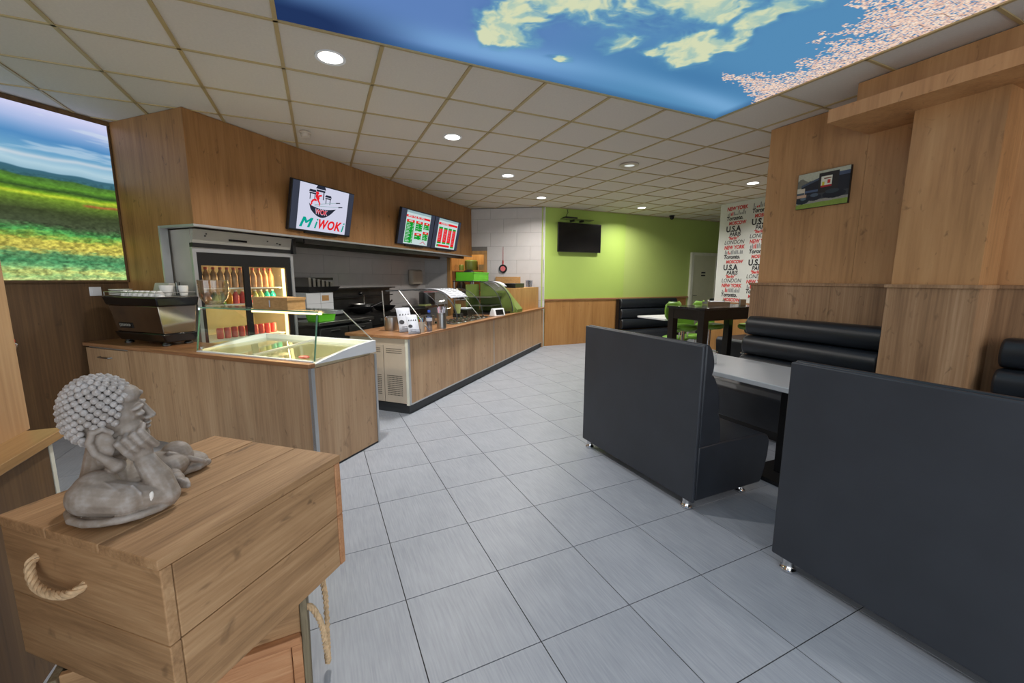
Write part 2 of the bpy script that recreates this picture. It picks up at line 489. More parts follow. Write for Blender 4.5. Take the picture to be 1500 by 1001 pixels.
floor = structure('floor', 'grout_dark', lambda b: b.box(-5.4, 10, -3.2, 11, -0.12, -0.003), 'dark grout bed under large grey floor tiles')
FT = 0.45; FO = (0.2762, 1.2769); FA = 0.0053
tile_me = MB().box(-FT / 2 + 0.0022, FT / 2 - 0.0022, -FT / 2 + 0.0022, FT / 2 - 0.0022, -0.02, 0.0).mesh('floor_tile', 'floor_tile', 0)
cells = []
for i in range(-14, 24):
    for j in range(-11, 24):
        x = FO[0] + (i + .5) * FT * math.cos(FA) - (j + .5) * FT * math.sin(FA)
        y = FO[1] + (i + .5) * FT * math.sin(FA) + (j + .5) * FT * math.cos(FA)
        if not (-5.0 < x < 9.6 and -2.9 < y < 10.8): continue
        ks = ((x - KO[0]) * math.cos(KA) + (y - KO[1]) * math.sin(KA), -(x - KO[0]) * math.sin(KA) + (y - KO[1]) * math.cos(KA))
        vis = in_view(x, y, 0) and y < 8.0 and not (ks[0] > 0.3 and ks[1] > 0.25) and not (ks[1] > 2.9) and not (x > 4.5 and y < 2.6)
        cells.append((0 if vis else 1, math.hypot(x, y), x, y))
cells.sort()
rest = MB()
for n, (h, d, x, y) in enumerate(cells):
    if h == 0 and n < 300:
        o = bpy.data.objects.new('floor_tile', tile_me); COL.objects.link(o)
        o.location = (x, y, 0); o.rotation_euler = (0, 0, FA); o.parent = floor
    else:
        c, s = math.cos(FA), math.sin(FA); w = FT / 2 - 0.0022
        rest.add([(x + a * c - b * s, y + a * s + b * c, 0) for a, b in ((-w, -w), (w, -w), (w, w), (-w, w))], [(0, 1, 2, 3)])
tag(rest.build('floor_tile_field', 'floor_tile', floor, 0), kind='stuff')

ceiling = structure('ceiling', 'plaster', lambda b: b.box(-5.4, 10, -3.2, 11, 2.96, 3.06), 'suspended ceiling of square beige tiles in a tan grid')
CT = 0.6; CO = (-0.1323, 3.587); CA = -0.0054
def cgrid(i, j, z=0):
    return (CO[0] + i * CT * math.cos(CA) - j * CT * math.sin(CA), CO[1] + i * CT * math.sin(CA) + j * CT * math.cos(CA), z)
ct_me = MB().box(-0.294, 0.294, -0.294, 0.294, 0.0, 0.016).mesh('ceiling_tile', 'ceiling_tile', 0)
PI0, PI1, PJ0, PJ1 = 0, 6, -8, -1      # cells of the backlit sky panel
cells = []
for i in range(-9, 17):
    for j in range(-11, 13):
        if PI0 <= i < PI1 and PJ0 <= j < PJ1: continue
        x, y, _ = cgrid(i + .5, j + .5)
        if not (-5.2 < x < 9.9 and -3.1 < y < 10.9): continue
        ky = -(x - KO[0]) * math.sin(KA) + (y - KO[1]) * math.cos(KA)
        vis = in_view(x, y, CEIL) and ky < 2.9 and y < 8.1
        cells.append((0 if vis else 1, math.hypot(x, y), x, y))
cells.sort()
rest = MB()
for n, (h, d, x, y) in enumerate(cells):
    if h == 0 and n < 300:
        o = bpy.data.objects.new('ceiling_tile', ct_me); COL.objects.link(o)
        o.location = (x, y, CEIL + 0.004); o.rotation_euler = (random.uniform(-.002, .002), random.uniform(-.002, .002), CA); o.parent = ceiling
    else:
        rest.box(x - .294, x + .294, y - .294, y + .294, CEIL + 0.004, CEIL + 0.02)
tag(rest.build('ceiling_tile_field', 'ceiling_tile', ceiling, 0), kind='stuff')
def rail(p, q, w=0.024):
    d = Vector(q) - Vector(p); L = d.length
    b = MB().box(0, L, -w / 2, w / 2, 0, 0.012)
    o = b.build('ceiling_rail', 'rail', ceiling, 0)
    o.location = (p[0], p[1], CEIL - 0.004); o.rotation_euler = (0, 0, math.atan2(d.y, d.x))
for i in range(-9, 18):
    if PI0 < i < PI1:
        rail(cgrid(i, PJ1), cgrid(i, 12)); rail(cgrid(i, -11), cgrid(i, PJ0))
    else:
        rail(cgrid(i, -11), cgrid(i, 12))
for j in range(-11, 13):
    if PJ0 < j < PJ1:
        rail(cgrid(-9, j), cgrid(PI0, j), 0.018); rail(cgrid(PI1, j), cgrid(17, j), 0.018)
    else:
        rail(cgrid(-9, j), cgrid(17, j), 0.018)

# backlit sky picture in the ceiling
def paint_sky(u, v):
    i = u * 6.0; j = -1.0 - v * 7.0
    base = lerp3(np.array([96., 132., 190.]), np.array([86., 142., 186.]), sstep(1.5, 4.5, i))
    tube_glow = np.exp(-((j + 1.42 - 0.12 * np.sin(i * 1.1)) / 0.22) ** 2) * (0.55 + 0.45 * np.sin(i * 1.05 + 2.2) ** 2)  # uneven backlight painted into the picture: bright glow of the tubes behind
    base = lerp3(base, np.array([132., 182., 226.]), tube_glow * 0.75)
    edge = np.minimum(np.minimum(i, 6 - i), -1.0 - j)
    rim_shade = (1 - sstep(0.0, 0.22, edge))  # backlight falling off at the rim, painted as darker colour
    base = lerp3(base, np.array([58., 100., 142.]), rim_shade * 0.7)
    corner_shade = sstep(1.6, 0.2, i + 0.0) * sstep(-1.75, -1.1, j)  # dim left corner of the backlight, painted as dark navy
    base = lerp3(base, np.array([34., 54., 96.]), np.clip(corner_shade * 1.15, 0, 1))
    base = lerp3(base, np.array([62., 116., 166.]), 0.55 * np.exp(-((i - 4.6) / 1.2) ** 2 - ((j + 1.85) / 0.28) ** 2))
    wx = fbm(i * 1.7, j * 2.1, 4, 70) - .5; wy = fbm(i * 1.9 + 5, j * 1.8, 4, 80) - .5
    ii = i + .55 * wx; jq = j + .42 * wy
    n = fbm(ii * 2.6 + 3, jq * 3.6, 7, 11); n2 = fbm(ii * 8 + 9, jq * 9, 5, 5)
    cl = np.zeros_like(i)
    for ci, cj, si, sj, w in ((2.1, -1.95, .40, .42, 1.2), (2.3, -2.6, .75, .45, 1.05), (1.92, -1.6, .16, .2, .7), (2.86, -1.57, .2, .085, .8),
                              (3.24, -2.03, .2, .15, .7), (4.02, -2.28, .42, .32, 1.1), (3.72, -1.96, .2, .13, .85), (4.32, -2.5, .28, .2, .85), (3.55, -2.9, .55, .28, 1.05),
                              (4.33, -2.95, .2, .42, .85), (4.2, -3.5, .4, .5, .8), (1.6, -3.6, 1.2, .6, .8), (3.4, -4.2, 1.4, .6, .9), (4.5, -5.5, 1.6, .9, .9), (1.5, -6., 1., .8, .9),
                              (2.9, -2.6, .75, .5, .55)):
        cl = np.maximum(cl, w * np.exp(-((ii - ci) / si) ** 2 - ((jq - cj) / sj) ** 2))
    f = cl * (0.25 + 1.35 * n) + (n2 - .5) * 0.55 * sstep(.08, .45, cl)
    wisps = sstep(.12, .5, f)
    c = sstep(0.36, 0.62, f)
    dkb = sstep(.1, .6, cl) * (1 - c)
    base = lerp3(base, np.array([70., 112., 168.]), dkb * .55)
    base = lerp3(base, np.array([112., 172., 196.]), wisps * .75)
    base = lerp3(base, lerp3(np.array([170., 200., 188.]), np.array([222., 226., 186.]), sstep(.3, .65, n2)), c * 0.95)
    # blossom twigs reaching in from the right edge
    jj = np.array([-8, -5.5, -4.4, -3.75, -3.5, -3.3, -3.1, -2.85, -2.7, -2.62, -2.5, -2.3, -2.16, -2.06, -1.97, -1.9, -1.8, -1.72, -1.6])
    bb = np.array([4.6, 4.8, 4.9, 5.0, 4.75, 5.35, 5.2, 5.35, 5.25, 5.3, 5.6, 5.45, 5.3, 4.75, 5.2, 5.55, 5.6, 5.78, 6.3])
    b = np.interp(j, jj, bb)
    dep = i - b + (fbm(i * 8, j * 12, 5, 21) - .5) * 1.1
    cell = 34.0
    dots = np.zeros_like(i); tone = np.zeros_like(i)
    for k in range(3):
        gx = i * cell * (1 + .13 * k) + 7.3 * k; gy = j * cell * (1 + .13 * k) + 3.1 * k
        xi, yi = np.floor(gx), np.floor(gy)
        r1 = vnoise(xi + .0, yi + .0, 31 + k); r2 = vnoise(xi + 0., yi + 0., 47 + k)
        dd = np.hypot(gx - xi - .3 - .4 * r1, gy - yi - .3 - .4 * r2)
        on = (vnoise(xi, yi, 61 + k) < 0.30 + 0.42 * sstep(0.0, 0.8, dep))
        hit = (dd < 0.46) & on
        dots = np.where(hit, 1.0, dots); tone = np.where(hit, r1, tone)
    bm_ = dots * (dep > 0.02)
    base = lerp3(base, lerp3(np.array([226., 182., 164.]), np.array([255., 236., 216.]), tone), bm_)
    tw = (np.abs(np.sin((i * 1.0 + j * 1.6) * 9 + 4 * fbm(i * 3, j * 3, 3, 3))) < 0.06) & (dep > 0.12)
    return lerp3(base, np.array([126., 84., 66.]), tw * 0.7)
panel = thing('sky_light_panel', 'large backlit sky and blossom picture set into the ceiling', 'light panel', cgrid(3, -4.5, CEIL), CA)
hx, hy = 1.8, 2.1
print_sheet('picture', (-hx, hy, 0.006), (hx, hy, 0.006), (-hx, -hy, 0.006), 640, 744, paint_sky, printed('sky_print', 0.95), panel)
part('frame', 'black', panel, lambda b: (b.box(-hx, hx, hy - .006, hy, -.004, .03), b.box(-hx, hx, -hy, -hy + .006, -.004, .03),
                                          b.box(-hx, -hx + .006, -hy, hy, -.004, .03), b.box(hx - .006, hx, -hy, hy, -.004, .03)), smooth=0)
part('housing', 'plaster', panel, lambda b: b.box(-hx, hx, -hy, hy, .012, .035), smooth=0)

# ------------------------------------------------------------------ walls
def wall_lines(o, mats, fn, name, **k):
    b = MB(); fn(b); return b.build(name, mats, o, **k)
# far green wall
wb = structure('wall_back', 'green_b', lambda b: b.box(4.30, 9.7, 7.8, 7.92, 0, CEIL), 'lime green painted far wall over a wooden wainscot', smooth=0)
part('green_panel', 'green_a', wb, lambda b: b.box(4.359, 6.48, 7.785, 7.80, 1.02, CEIL - .002), smooth=0)
for k, (a, c) in enumerate(((4.38, 5.0), (5.004, 5.62), (5.624, 6.26), (6.264, 8.5))):
    part('wainscot_panel', 'wood_honey', wb, lambda b: b.box(a, c, 7.775, 7.80, 0.0, 0.985), smooth=0)
part('wainscot_rail', 'wood_top', wb, lambda b: b.box(4.36, 8.55, 7.755, 7.80, 0.985, 1.02), smooth=0, bevel=.004)
part('corner_strip', 'white_plastic', wb, lambda b: b.box(4.345, 4.358, 7.772, 7.80, 0.0, CEIL - .002), smooth=0)
# cream door in the far wall
d1 = structure('door_1', 'door_cream', lambda b: b.box(8.66, 9.46, 7.765, 7.798, 0.0, 2.05), 'cream flush door with two small dark signs', smooth=0)
part('door_frame', 'frame_white', d1, lambda b: (b.box(8.58, 8.66, 7.74, 7.80, 0, 2.12), b.box(9.46, 9.54, 7.74, 7.80, 0, 2.12), b.box(8.66, 9.46, 7.74, 7.80, 2.05, 2.12)), smooth=0)
for z in (1.60, 1.53): part('door_sign', 'ink_black', d1, lambda b: b.box(8.97, 9.11, 7.758, 7.766, z, z + .035), smooth=0)
part('door_handle', 'steel_dark', d1, lambda b: (b.cyl((8.74, 7.755, 1.03), .012, .012), b.box(8.73, 8.83, 7.735, 7.747, 1.03, 1.045)), smooth=0)
structure('wall_far', 'plaster', lambda b: b.box(9.6, 9.72, 5.9, 7.8, 0, CEIL), 'plain wall closing the far corner', smooth=0)
# wallpapered wall with city names
wp = structure('wall_wallpaper', 'paper_white', lambda b: (b.box(7.4, 7.52, 2.95, 6.04, 1.0, CEIL), b.box(7.521, 9.7, 5.94, 6.04, 0, CEIL)), 'white wallpaper printed with city names in red and black', smooth=0)
part('wainscot_panel', 'wood_honey', wp, lambda b: b.box(7.375, 7.52, 2.98, 6.05, 0, 0.97), smooth=0)
part('wainscot_rail', 'wood_top', wp, lambda b: b.box(7.355, 7.52, 2.98, 6.06, 0.97, 0.999), smooth=0)
words_b = MB()
def wp_text(y, z, body, size, m, shear=0.0, bold=0.0, sx=1.0):
    mt = Matrix.Translation((7.397, y, z)) @ Matrix.Rotation(-math.pi / 2, 4, 'Z') @ Matrix.Rotation(math.pi / 2, 4, 'X')
    text_into(words_b, body, size, mt, m, shear, bold, sx)
random.seed(3)
for col, y0 in enumerate((5.89, 5.36, 4.83)):
    z = 3.02 if col == 0 else 3.1
    while z > 0.9:
        seq = (('"Berlin"', .075, 2, .2, .003, .07, .062), ('LONDON', .105, 0, .15, 0, -.01, .088), ('NEW YORK', .095, 2, .1, .004, .0, .095), ('SKY', 0, 1, 0, 0, 0, .10),
               ('Toronto.', .105, 3, .15, .004, 0.0, .085), ('MOSCOW', .085, 2, .1, .004, .06, .09), ('U.S.A', .15, 3, 0, .006, .01, .13), ('PARIS', .105, 0, .15, .003, .09, .09))
        for body, size, m, sh, bo, dy, dz in seq:
            z -= dz
            if z > CEIL - .09 or z < 1.01: continue
            if body == 'SKY':
                for k in range(12):
                    yy = y0 - .02 - k * .033; h = random.uniform(.02, .09)
                    mm = 2 if k in (2, 3) else 1
                    words_b.add([(7.397, yy, z), (7.397, yy - .022, z), (7.397, yy - .022, z + h), (7.397, yy - .008, z + h * 1.1), (7.397, yy, z + h * .8)], [(0, 1, 2, 3, 4)], mm)
                continue
            wp_text(y0 - dy, z, body, size, 0 if m == 3 else m, sh, bo, 0.92 if body != 'NEW YORK' else .86)
words_b.build('city_names', ['ink_black', 'ink_grey', 'ink_red'], wp, 0)
random.seed(7)
# wooden wall on the right with column, shelf and wainscot
wr = structure('wall_right', 'plaster', lambda b: b.box(4.22, 4.4, -3.0, 2.9, 0, CEIL), 'wood panelled wall behind the dark benches', smooth=0)
for a, c in ((-3.0, -1.4), (-1.398, 0.2), (0.202, 1.2), (1.2, 2.06), (2.062, 2.91)):
    part('upper_panel', 'wood_wall', wr, lambda b: b.box(4.2, 4.22, a, c, 1.40, CEIL - .001), smooth=0)
for a, c in ((-3.0, -1.4), (-1.398, 0.2), (0.202, 1.2), (1.2, 2.2), (2.202, 2.97)):
    part('lower_panel', 'wood_wainscot', wr, lambda b: b.box(4.18, 4.22, a, c, 0.0, 1.385), smooth=0)
part('end_panel', 'wood_wall', wr, lambda b: b.box(4.2205, 7.4, 2.9005, 2.91, 1.41, CEIL), smooth=0)
part('end_panel', 'wood_wainscot', wr, lambda b: b.box(4.2205, 7.38, 2.90, 2.97, 0, 1.385), smooth=0)
part('wainscot_rail', 'wood_wainscot', wr, lambda b: b.box(4.165, 4.25, -3.0, 2.985, 1.385, 1.41), smooth=0, bevel=.003)
wc = structure('wall_column', 'wood_wall', lambda b: b.box(3.92, 4.2, 1.20, 1.66, 1.41, 2.63), 'square wooden column standing out of the panelled wall', smooth=0)
part('lower_panel', 'wood_wainscot', wc, lambda b: b.box(3.905, 4.18, 1.185, 1.675, 0.0, 1.385), smooth=0)
part('wainscot_rail', 'wood_wainscot', wc, lambda b: b.box(3.89, 4.165, 1.17, 1.69, 1.385, 1.41), smooth=0, bevel=.003)
structure('trim_1', 'wood_wall', lambda b: b.box(3.62, 4.2, -3.0, 2.065, 2.63, 2.725), 'deep wooden shelf running along the wall under the ceiling', smooth=0)
structure('trim_2', 'wood_wall', lambda b: b.box(3.81, 4.2, -3.0, 1.98, 2.725, CEIL - .005), 'wooden boxing between shelf and ceiling', smooth=0)

# kitchen back wall of large white tiles (kitchen frame), end wall with doorway
def kstruct(name, mats, fn, label, **k):
    return structure(name, mats, fn, label, (KO[0], KO[1], 0), KA, **k)
def kpart(name, mats, parent, fn, **k):
    return part(name, mats, parent, fn, **k)
wk = kstruct('wall_kitchen', 'grout_grey', lambda b: b.box(-0.95, 4.45, 2.606, 2.72, 0, CEIL), 'kitchen wall of large white tiles', smooth=0)
TW, TH = 0.568, 0.285
wt_me = MB().box(0.0015, TW - 0.0015, -0.004, 0.004, 0.0015, TH - 0.0015).mesh('wall_tile', 'tile_white', 0)
def tiles_on(parent, x0, x1, zs, off, z_lo, z_hi, y, hole=None):
    for r, z in enumerate(zs):
        if z + TH < z_lo or z > z_hi: continue
        x = x0 + off[r % 2] - 3 * TW
        while x < x1 - .001:
            a, c = max(x, x0), min(x + TW, x1)
            z0, z1 = z, min(z + TH, CEIL - .01)
            x += TW
            if c - a < .012 or z1 - z0 < .02: continue
            segs = [(a, c)]
            if hole and z0 < hole[2]:
                segs = [(p, q) for p, q in ((a, min(c, hole[0])), (max(a, hole[1]), c)) if q - p > .015]
            for p, q in segs:
                if abs(q - p - TW) < 1e-4 and abs(z1 - z0 - TH) < 1e-4:
                    o = bpy.data.objects.new('wall_tile', wt_me); COL.objects.link(o)
                else:
                    o = MB().box(.0015, q - p - .0015, -.004, .004, .0015, z1 - z0 - .0015).build('wall_tile', 'tile_white', None, 0)
                o.parent = parent; o.location = (p, y, z0)
zrow = [1.522 + (k - 3) * TH for k in range(9)]
tiles_on(wk, -0.95, 4.42, zrow, (2.388 - 1.704 + .95 - TW, 2.097 - 1.704 + .95 - 0.0), 0.8, 2.3, 2.603)
# end wall: from the kitchen corner to the green wall
E0 = Vector((2.158, 9.273, 0)); E1 = Vector((4.346, 7.785, 0))
EL = (E1 - E0).length; EA = math.atan2(E1.y - E0.y, E1.x - E0.x)
DOOR = (0.52, 1.42, 2.0)      # doorway along the end wall, its height
we = structure('wall_end', 'grout_grey', lambda b: (b.box(-0.05, DOOR[0], 0.006, .12, 0, CEIL), b.box(DOOR[1], EL - .004, .006, .12, 0, CEIL), b.box(DOOR[0], DOOR[1], .006, .12, DOOR[2], CEIL)),
               'end wall of large white tiles with the doorway to the back room', (E0.x, E0.y, 0), EA, smooth=0)
tiles_on(we, 0.0, EL, [1.557 + (k - 4) * TH for k in range(10)], (.36, .36 + TW / 2), 0.7, 2.95, 0.003, DOOR)
dr = structure('door_2', 'plywood', lambda b: (b.box(DOOR[0], DOOR[0] + .07, -.012, .13, 0, DOOR[2]), b.box(DOOR[1] - .07, DOOR[1], -.012, .13, 0, DOOR[2]), b.box(DOOR[0], DOOR[1], -.012, .13, DOOR[2] - .03, DOOR[2] + .04)),
               'pale wooden door frame of the back room', (E0.x, E0.y, 0), EA, smooth=0)
structure('wall_backroom', 'plywood', lambda b: (b.box(-0.3, 2.2, 1.25, 1.32, 0, CEIL), b.box(-.36, -.3, .12, 1.3, 0, CEIL), b.box(2.2, 2.26, .12, 1.3, 0, CEIL)), 'warm yellow wood walls of the back room', (E0.x, E0.y, 0), EA, smooth=0)

# left wall with stub, fascia over the kitchen
wl = kstruct('wall_left', 'wood_dark', lambda b: b.box(-7.0, -0.95, 2.64, 2.76, 0, CEIL), 'dark wood wall carrying the backlit landscape', smooth=0)
kpart('top_trim', 'wood_dark', wl, lambda b: b.box(-5.0, -1.0, 2.60, 2.64, 2.885, CEIL - .002), smooth=0)
ws = kstruct('wall_stub', 'wood_fascia', lambda b: b.box(-1.014, -0.954, 2.03, 2.64, 0, CEIL), 'narrow wooden wall end beside the landscape', smooth=0)
wf = kstruct('wall_fascia', 'wood_fascia', lambda b: (b.box(-1.014, 4.62, 1.542, 1.60, 1.93, CEIL - .002), b.box(-1.014, -0.954, 1.60, 2.03, 1.93, CEIL - .002)), 'deep wooden fascia above the kitchen carrying the screens', smooth=0)
kpart('edge_strip', 'alu', wf, lambda b: (b.box(-1.022, 4.62, 1.532, 1.60, 1.91, 1.93), b.box(-1.022, -.954, 1.60, 2.04, 1.91, 1.93), b.box(-1.024, -.954, 2.022, 2.042, 0.86, 1.93)), smooth=0)
kpart('underside', 'steel_dark', wf, lambda b: b.box(0.28, 4.5, 1.60, 2.56, 1.925, 1.945), smooth=0)
kpart('hood_lip', 'steel_dark', wf, lambda b: (b.box(0.28, 4.4, 2.2, 2.24, 1.86, 1.925), b.box(0.28, 4.4, 1.62, 1.64, 1.86, 1.925)), smooth=0)

# pillar and half wall at the left edge of the view
wpil = structure('wall_pillar', 'wood_pillar', lambda b: b.box(-1.5, -1.07, 0.6, 2.225, 0.85, CEIL), 'pale wooden pillar standing on the half wall', smooth=0)
wh = structure('wall_half', 'wood_dark', lambda b: b.box(-1.5, -0.985, 0.3, 2.15, 0, 0.82), 'half wall with a wooden ledge beside the crate', smooth=0)
part('ledge', 'wood_ledge', wh, lambda b: b.box(-1.55, -0.955, 0.3, 2.20, 0.815, 0.85), smooth=0, bevel=.003)
part('corner_strip', 'frame_white', wh, lambda b: b.box(-1.0, -0.982, 2.13, 2.153, 0, 0.815), smooth=0)

# backlit landscape on the left wall
def paint_land(u, v):
    x = u * 2.6; n = fbm(x * 3, v * 40, 5, 2); n2 = fbm(x * 16, v * 80, 5, 8); n3 = fbm(x * 40, v * 90, 4, 15)
    w = v - 0.02 * (1 - np.clip(x / 0.9, 0, 1)) + (fbm(x * 4, v * 3, 3, 4) - .5) * .02
    stops = [(0, (206, 208, 240)), (.07, (168, 186, 226)), (.16, (84, 140, 192)), (.24, (110, 164, 200)), (.31, (176, 206, 220)), (.345, (150, 186, 204)), (.352, (62, 104, 122)), (.385, (58, 100, 108)),
             (.392, (72, 110, 52)), (.43, (96, 148, 52)), (.455, (54, 82, 42)), (.475, (116, 160, 44)), (.49, (190, 206, 60)), (.505, (120, 152, 48)), (.55, (86, 108, 48)), (.585, (64, 74, 46)), (.66, (70, 80, 58)), (.685, (72, 110, 66)),
             (.70, (76, 152, 80)), (.735, (128, 164, 72)), (.76, (190, 182, 80)), (.81, (196, 186, 90)), (.835, (98, 146, 96)), (.875, (74, 138, 92)), (.91, (112, 168, 110)), (.945, (196, 206, 120)), (.97, (150, 190, 120)), (1., (206, 202, 132))]
    ww = w + np.where(v > .66, (n2 - .5) * .05, np.where(v > .38, (n - .5) * .02, 0))
    p = [s[0] for s in stops]
    c = np.stack([np.interp(ww, p, [s[1][k] for s in stops]) for k in range(3)], -1)
    st = sstep(.58, .78, fbm(x * 2.2, v * 26, 4, 6)) * (v < .34)
    c = lerp3(c, np.array([214., 226., 236.]), st * .55)
    st2 = np.exp(-((w - .255 - .03 * np.clip(x, 0, 1)) / .012) ** 2) * (v < .33)
    c = lerp3(c, np.array([226., 224., 226.]), st2 * .6)
    c = lerp3(c, np.array([176., 104., 62.]), np.exp(-((w - .515) / .008) ** 2) * sstep(.28, .22, x) * .9)
    c = c * (1 + (n3 - .5)[..., None] * np.where(v > .66, .95, np.where(v > .38, .4, .0))[..., None])
    return np.clip(c, 0, 255)
lb = thing('landscape_lightbox', 'backlit green landscape picture on the dark wood wall', 'light box', K(-1.02, 2.64, 1.42), KA)
print_sheet('picture', (-0.015, -.026, 1.46), (-2.62, -.026, 1.46), (-0.015, -.026, 0), 470, 300, paint_land, printed('land_print', 1.0), lb)
part('frame', 'wood_dark', lb, lambda b: (b.box(-2.65, 0, -.034, -.002, -.02, 0), b.box(-2.65, 0, -.034, -.002, 1.46, 1.475), b.box(-.015, 0, -.034, -.002, 0, 1.46), b.box(-2.65, -2.62, -.034, -.002, 0, 1.46)), smooth=0)
part('housing', 'alu', lb, lambda b: b.box(-2.62, -.015, -.022, -.002, 0, 1.46), smooth=0)

# ------------------------------------------------------------------ recessed ceiling lamps
LAMPS = [(0.166, 3.294, 'largest recessed round lamp, nearest below the sky picture'), (1.377, 4.476, 'second recessed round lamp from the sky picture towards the kitchen end wall'),
         (2.581, 5.726, 'third recessed round lamp in the diagonal row'), (3.816, 6.967, 'last recessed round lamp of the diagonal row, above the television'),
         (6.214, 6.993, 'recessed round lamp near the lime green wall'), (6.2, 4.52, 'recessed round lamp beside the wooden wall end')]
lamp0 = None
for x, y, lab in LAMPS:
    if lamp0 is None:
        lamp0 = thing('ceiling_lamp', lab, 'lamp', (x, y, CEIL), 0, 'recessed ceiling lamps')
        part('trim_ring', 'white_plastic', lamp0, lambda b: b.lathe([(.078, -.002), (.098, -.006), (.098, .003), (.078, .003), (.078, -.002)], seg=28, cap=False))
        part('lens', 'lamp_on', lamp0, lambda b: b.lathe([(0, -.003), (.079, -.002)], seg=28, cap=False))
    else:
        dup(lamp0, (x, y, CEIL), 0, lab)
def lamp_light(x, y, w):
    l = bpy.data.lights.new('lamp_light', 'AREA'); l.shape = 'DISK'; l.size = 0.16; l.energy = w; l.color = (1.0, 0.955, 0.9); l.spread = R(150)
    o = bpy.data.objects.new('lamp_light', l); COL.objects.link(o); o.location = (x, y, CEIL - .012)
for x, y, _ in LAMPS: lamp_light(x, y, LAMP_W)
# the rows go on behind the photographer
for x, y in ((-1.2, 1.6), (-2.4, 0.0), (2.9, -1.9), (0.2, -2.5)): lamp_light(x, y, LAMP_W)

# ------------------------------------------------------------------ upholstered benches
def foot(b, x, y, h=0.07):
    b.lathe([(.030, 0), (.036, .004), (.036, .012), (.027, .022), (.024, .04), (.028, h - .006), (.030, h)], (x, y, 0), 18)
def soft(name, mat, parent, poly, y0, y1, bevel=.012):
    b = MB(); b.prism(poly, y0, y1, 'y')
    return b.build(name, mat, parent, 40, bevel, 3)
def arc_pts(p, q, bulge, n=8):
    """points from p to q bulging to +x"""
    out = []
    for k in range(n + 1):
        t = k / n
        out.append((p[0] + (q[0] - p[0]) * t + bulge * math.sin(math.pi * t) ** 0.7, p[1] + (q[1] - p[1]) * t))
    return out
def booth(label, y0, y1, group):
    t = thing('booth_bench', label, 'bench', (2.035, (y0 + y1) / 2, 0), 0, group)
    h = (y1 - y0) / 2
    part('back_panel', 'leather_back', t, lambda b: b.box(-.012, .012, -h, h, .062, 1.055), bevel=.008, seg=3)
    back = [(.016, .42), (.016, 1.06)] + arc_pts((.045, 1.06), (.085, .87), .03) + arc_pts((.10, .865), (.165, .62), .03) + arc_pts((.175, .61), (.20, .42), .01)
    soft('backrest', 'leather', t, back, -h, h)
    seat = [(.016, .07), (.016, .425), (.19, .43), (.60, .425), (.665, .405), (.69, .36), (.685, .26), (.655, .13), (.63, .07)]
    soft('seat', 'leather', t, seat, -h, h)
    for y in (-h + .07, h - .07):
        for x in (.02, .52):
            f = MB(); foot(f, x, y); f.build('foot', 'chrome', t)
    return t
booth('dark leather booth bench with its side and seat showing, standing further from the camera', 1.70, 2.89, 'booth benches with backs to the aisle')
booth('dark leather booth bench nearest the camera, only its large back panel showing', 0.0, 1.20, 'booth benches with backs to the aisle')

def wall_bench(label, origin, rz, length, rolls=3, top=1.07, seat_h=.45, depth=.62, group=None, feet=True, segs=1):
    """back against local x=0 wall side, seat towards -x; runs along local y 0..length"""
    t = thing('upholstered_bench', label, 'bench', origin, rz, group)
    zs = np.linspace(top, seat_h + .02, rolls + 1)
    for g in range(segs):
        a, c = length * g / segs + .004, length * (g + 1) / segs - .004
        for k in range(rolls):
            z1, z0 = zs[k] - .002, zs[k + 1] + .002
            off = -.12 - .035 * k
            poly = [(-.012, z0), (-.012, z1)] + [(off - .05 * math.sin(math.pi * q / 8) ** .6, z1 + (z0 - z1) * q / 8) for q in range(0, 9)]
            soft('backrest_roll', 'leather_roll', t, poly, a, c, .02)
    soft('seat', 'leather', t, [(-.14, .10), (-.14, seat_h), (-depth + .04, seat_h), (-depth, seat_h - .05), (-depth + .03, .10)], 0.002, length - .002, .015)
    part('plinth', 'black', t, lambda b: b.box(-depth + .1, -.05, .03, length - .03, 0, .10), smooth=0)
    return t
wall_bench('dark rolled leather bench between the wooden column and the wall end', (4.172, 1.70, 0), 0, 1.18, 3, group=None)
wall_bench('dark rolled leather bench cut off by the frame, right of the wooden column', (4.172, -0.6, 0), 0, 1.69, 3)
# corner seating by the green wall
def far_bench(label, origin, rz, length, segs):
    return wall_bench(label, origin, rz, length, 3, 1.0, .44, .62, None, True, segs)
far_bench('long dark bench along the lime green wall', (6.27, 7.76, 0), math.pi / 2 + math.pi, 0.01, 1) if False else None
t = wall_bench('long rolled dark bench along the lime green wall', (8.02, 7.745, 0), math.pi / 2, 1.75, 3, 1.0, .28, .5)
part('end_panel', 'black', t, lambda b: b.box(-.11, 0.0, 1.751, 1.765, .0, .985), smooth=0)
wall_bench('short dark bench in front of the cream door', (8.62, 6.35, 0), 0, 0.72, 2, 1.0, .44, .55)
wall_bench('low dark bench below the city name wallpaper', (7.35, 3.0, 0), 0, 2.16, 2, .93, .43, .92)

# ------------------------------------------------------------------ tables
t = thing('dining_table', 'grey topped dining table on a black post between the booths and wall bench', 'table', (3.04, 2.2, 0))
part('tabletop', 'table_grey', t, lambda b: b.box(-.34, .34, -.64, .62, .715, .75), bevel=.004)
for y in (-.42, .40):
    part('post', 'black', t, lambda b: b.box(-.04, .04, y - .045, y + .045, .03, .715), smooth=0, bevel=.003)
    part('base_plate', 'black', t, lambda b: b.box(-.2, .2, y - .17, y + .17, 0, .03), smooth=0, bevel=.004)
t = thing('menu_holder', 'small steel menu holder on the grey dining table', 'holder', (2.93, 2.37, 0.75), R(-20))
part('clip', 'steel', t, lambda b: (b.box(-.03, .03, -.022, -.016, 0, .075), b.box(-.03, .03, .016, .022, 0, .075), b.box(-.03, .03, -.022, .022, 0, .008)), smooth=0)
part('card', 'paper', t, lambda b: b.box(-.027, .027, -.004, .004, .008, .07), smooth=0)

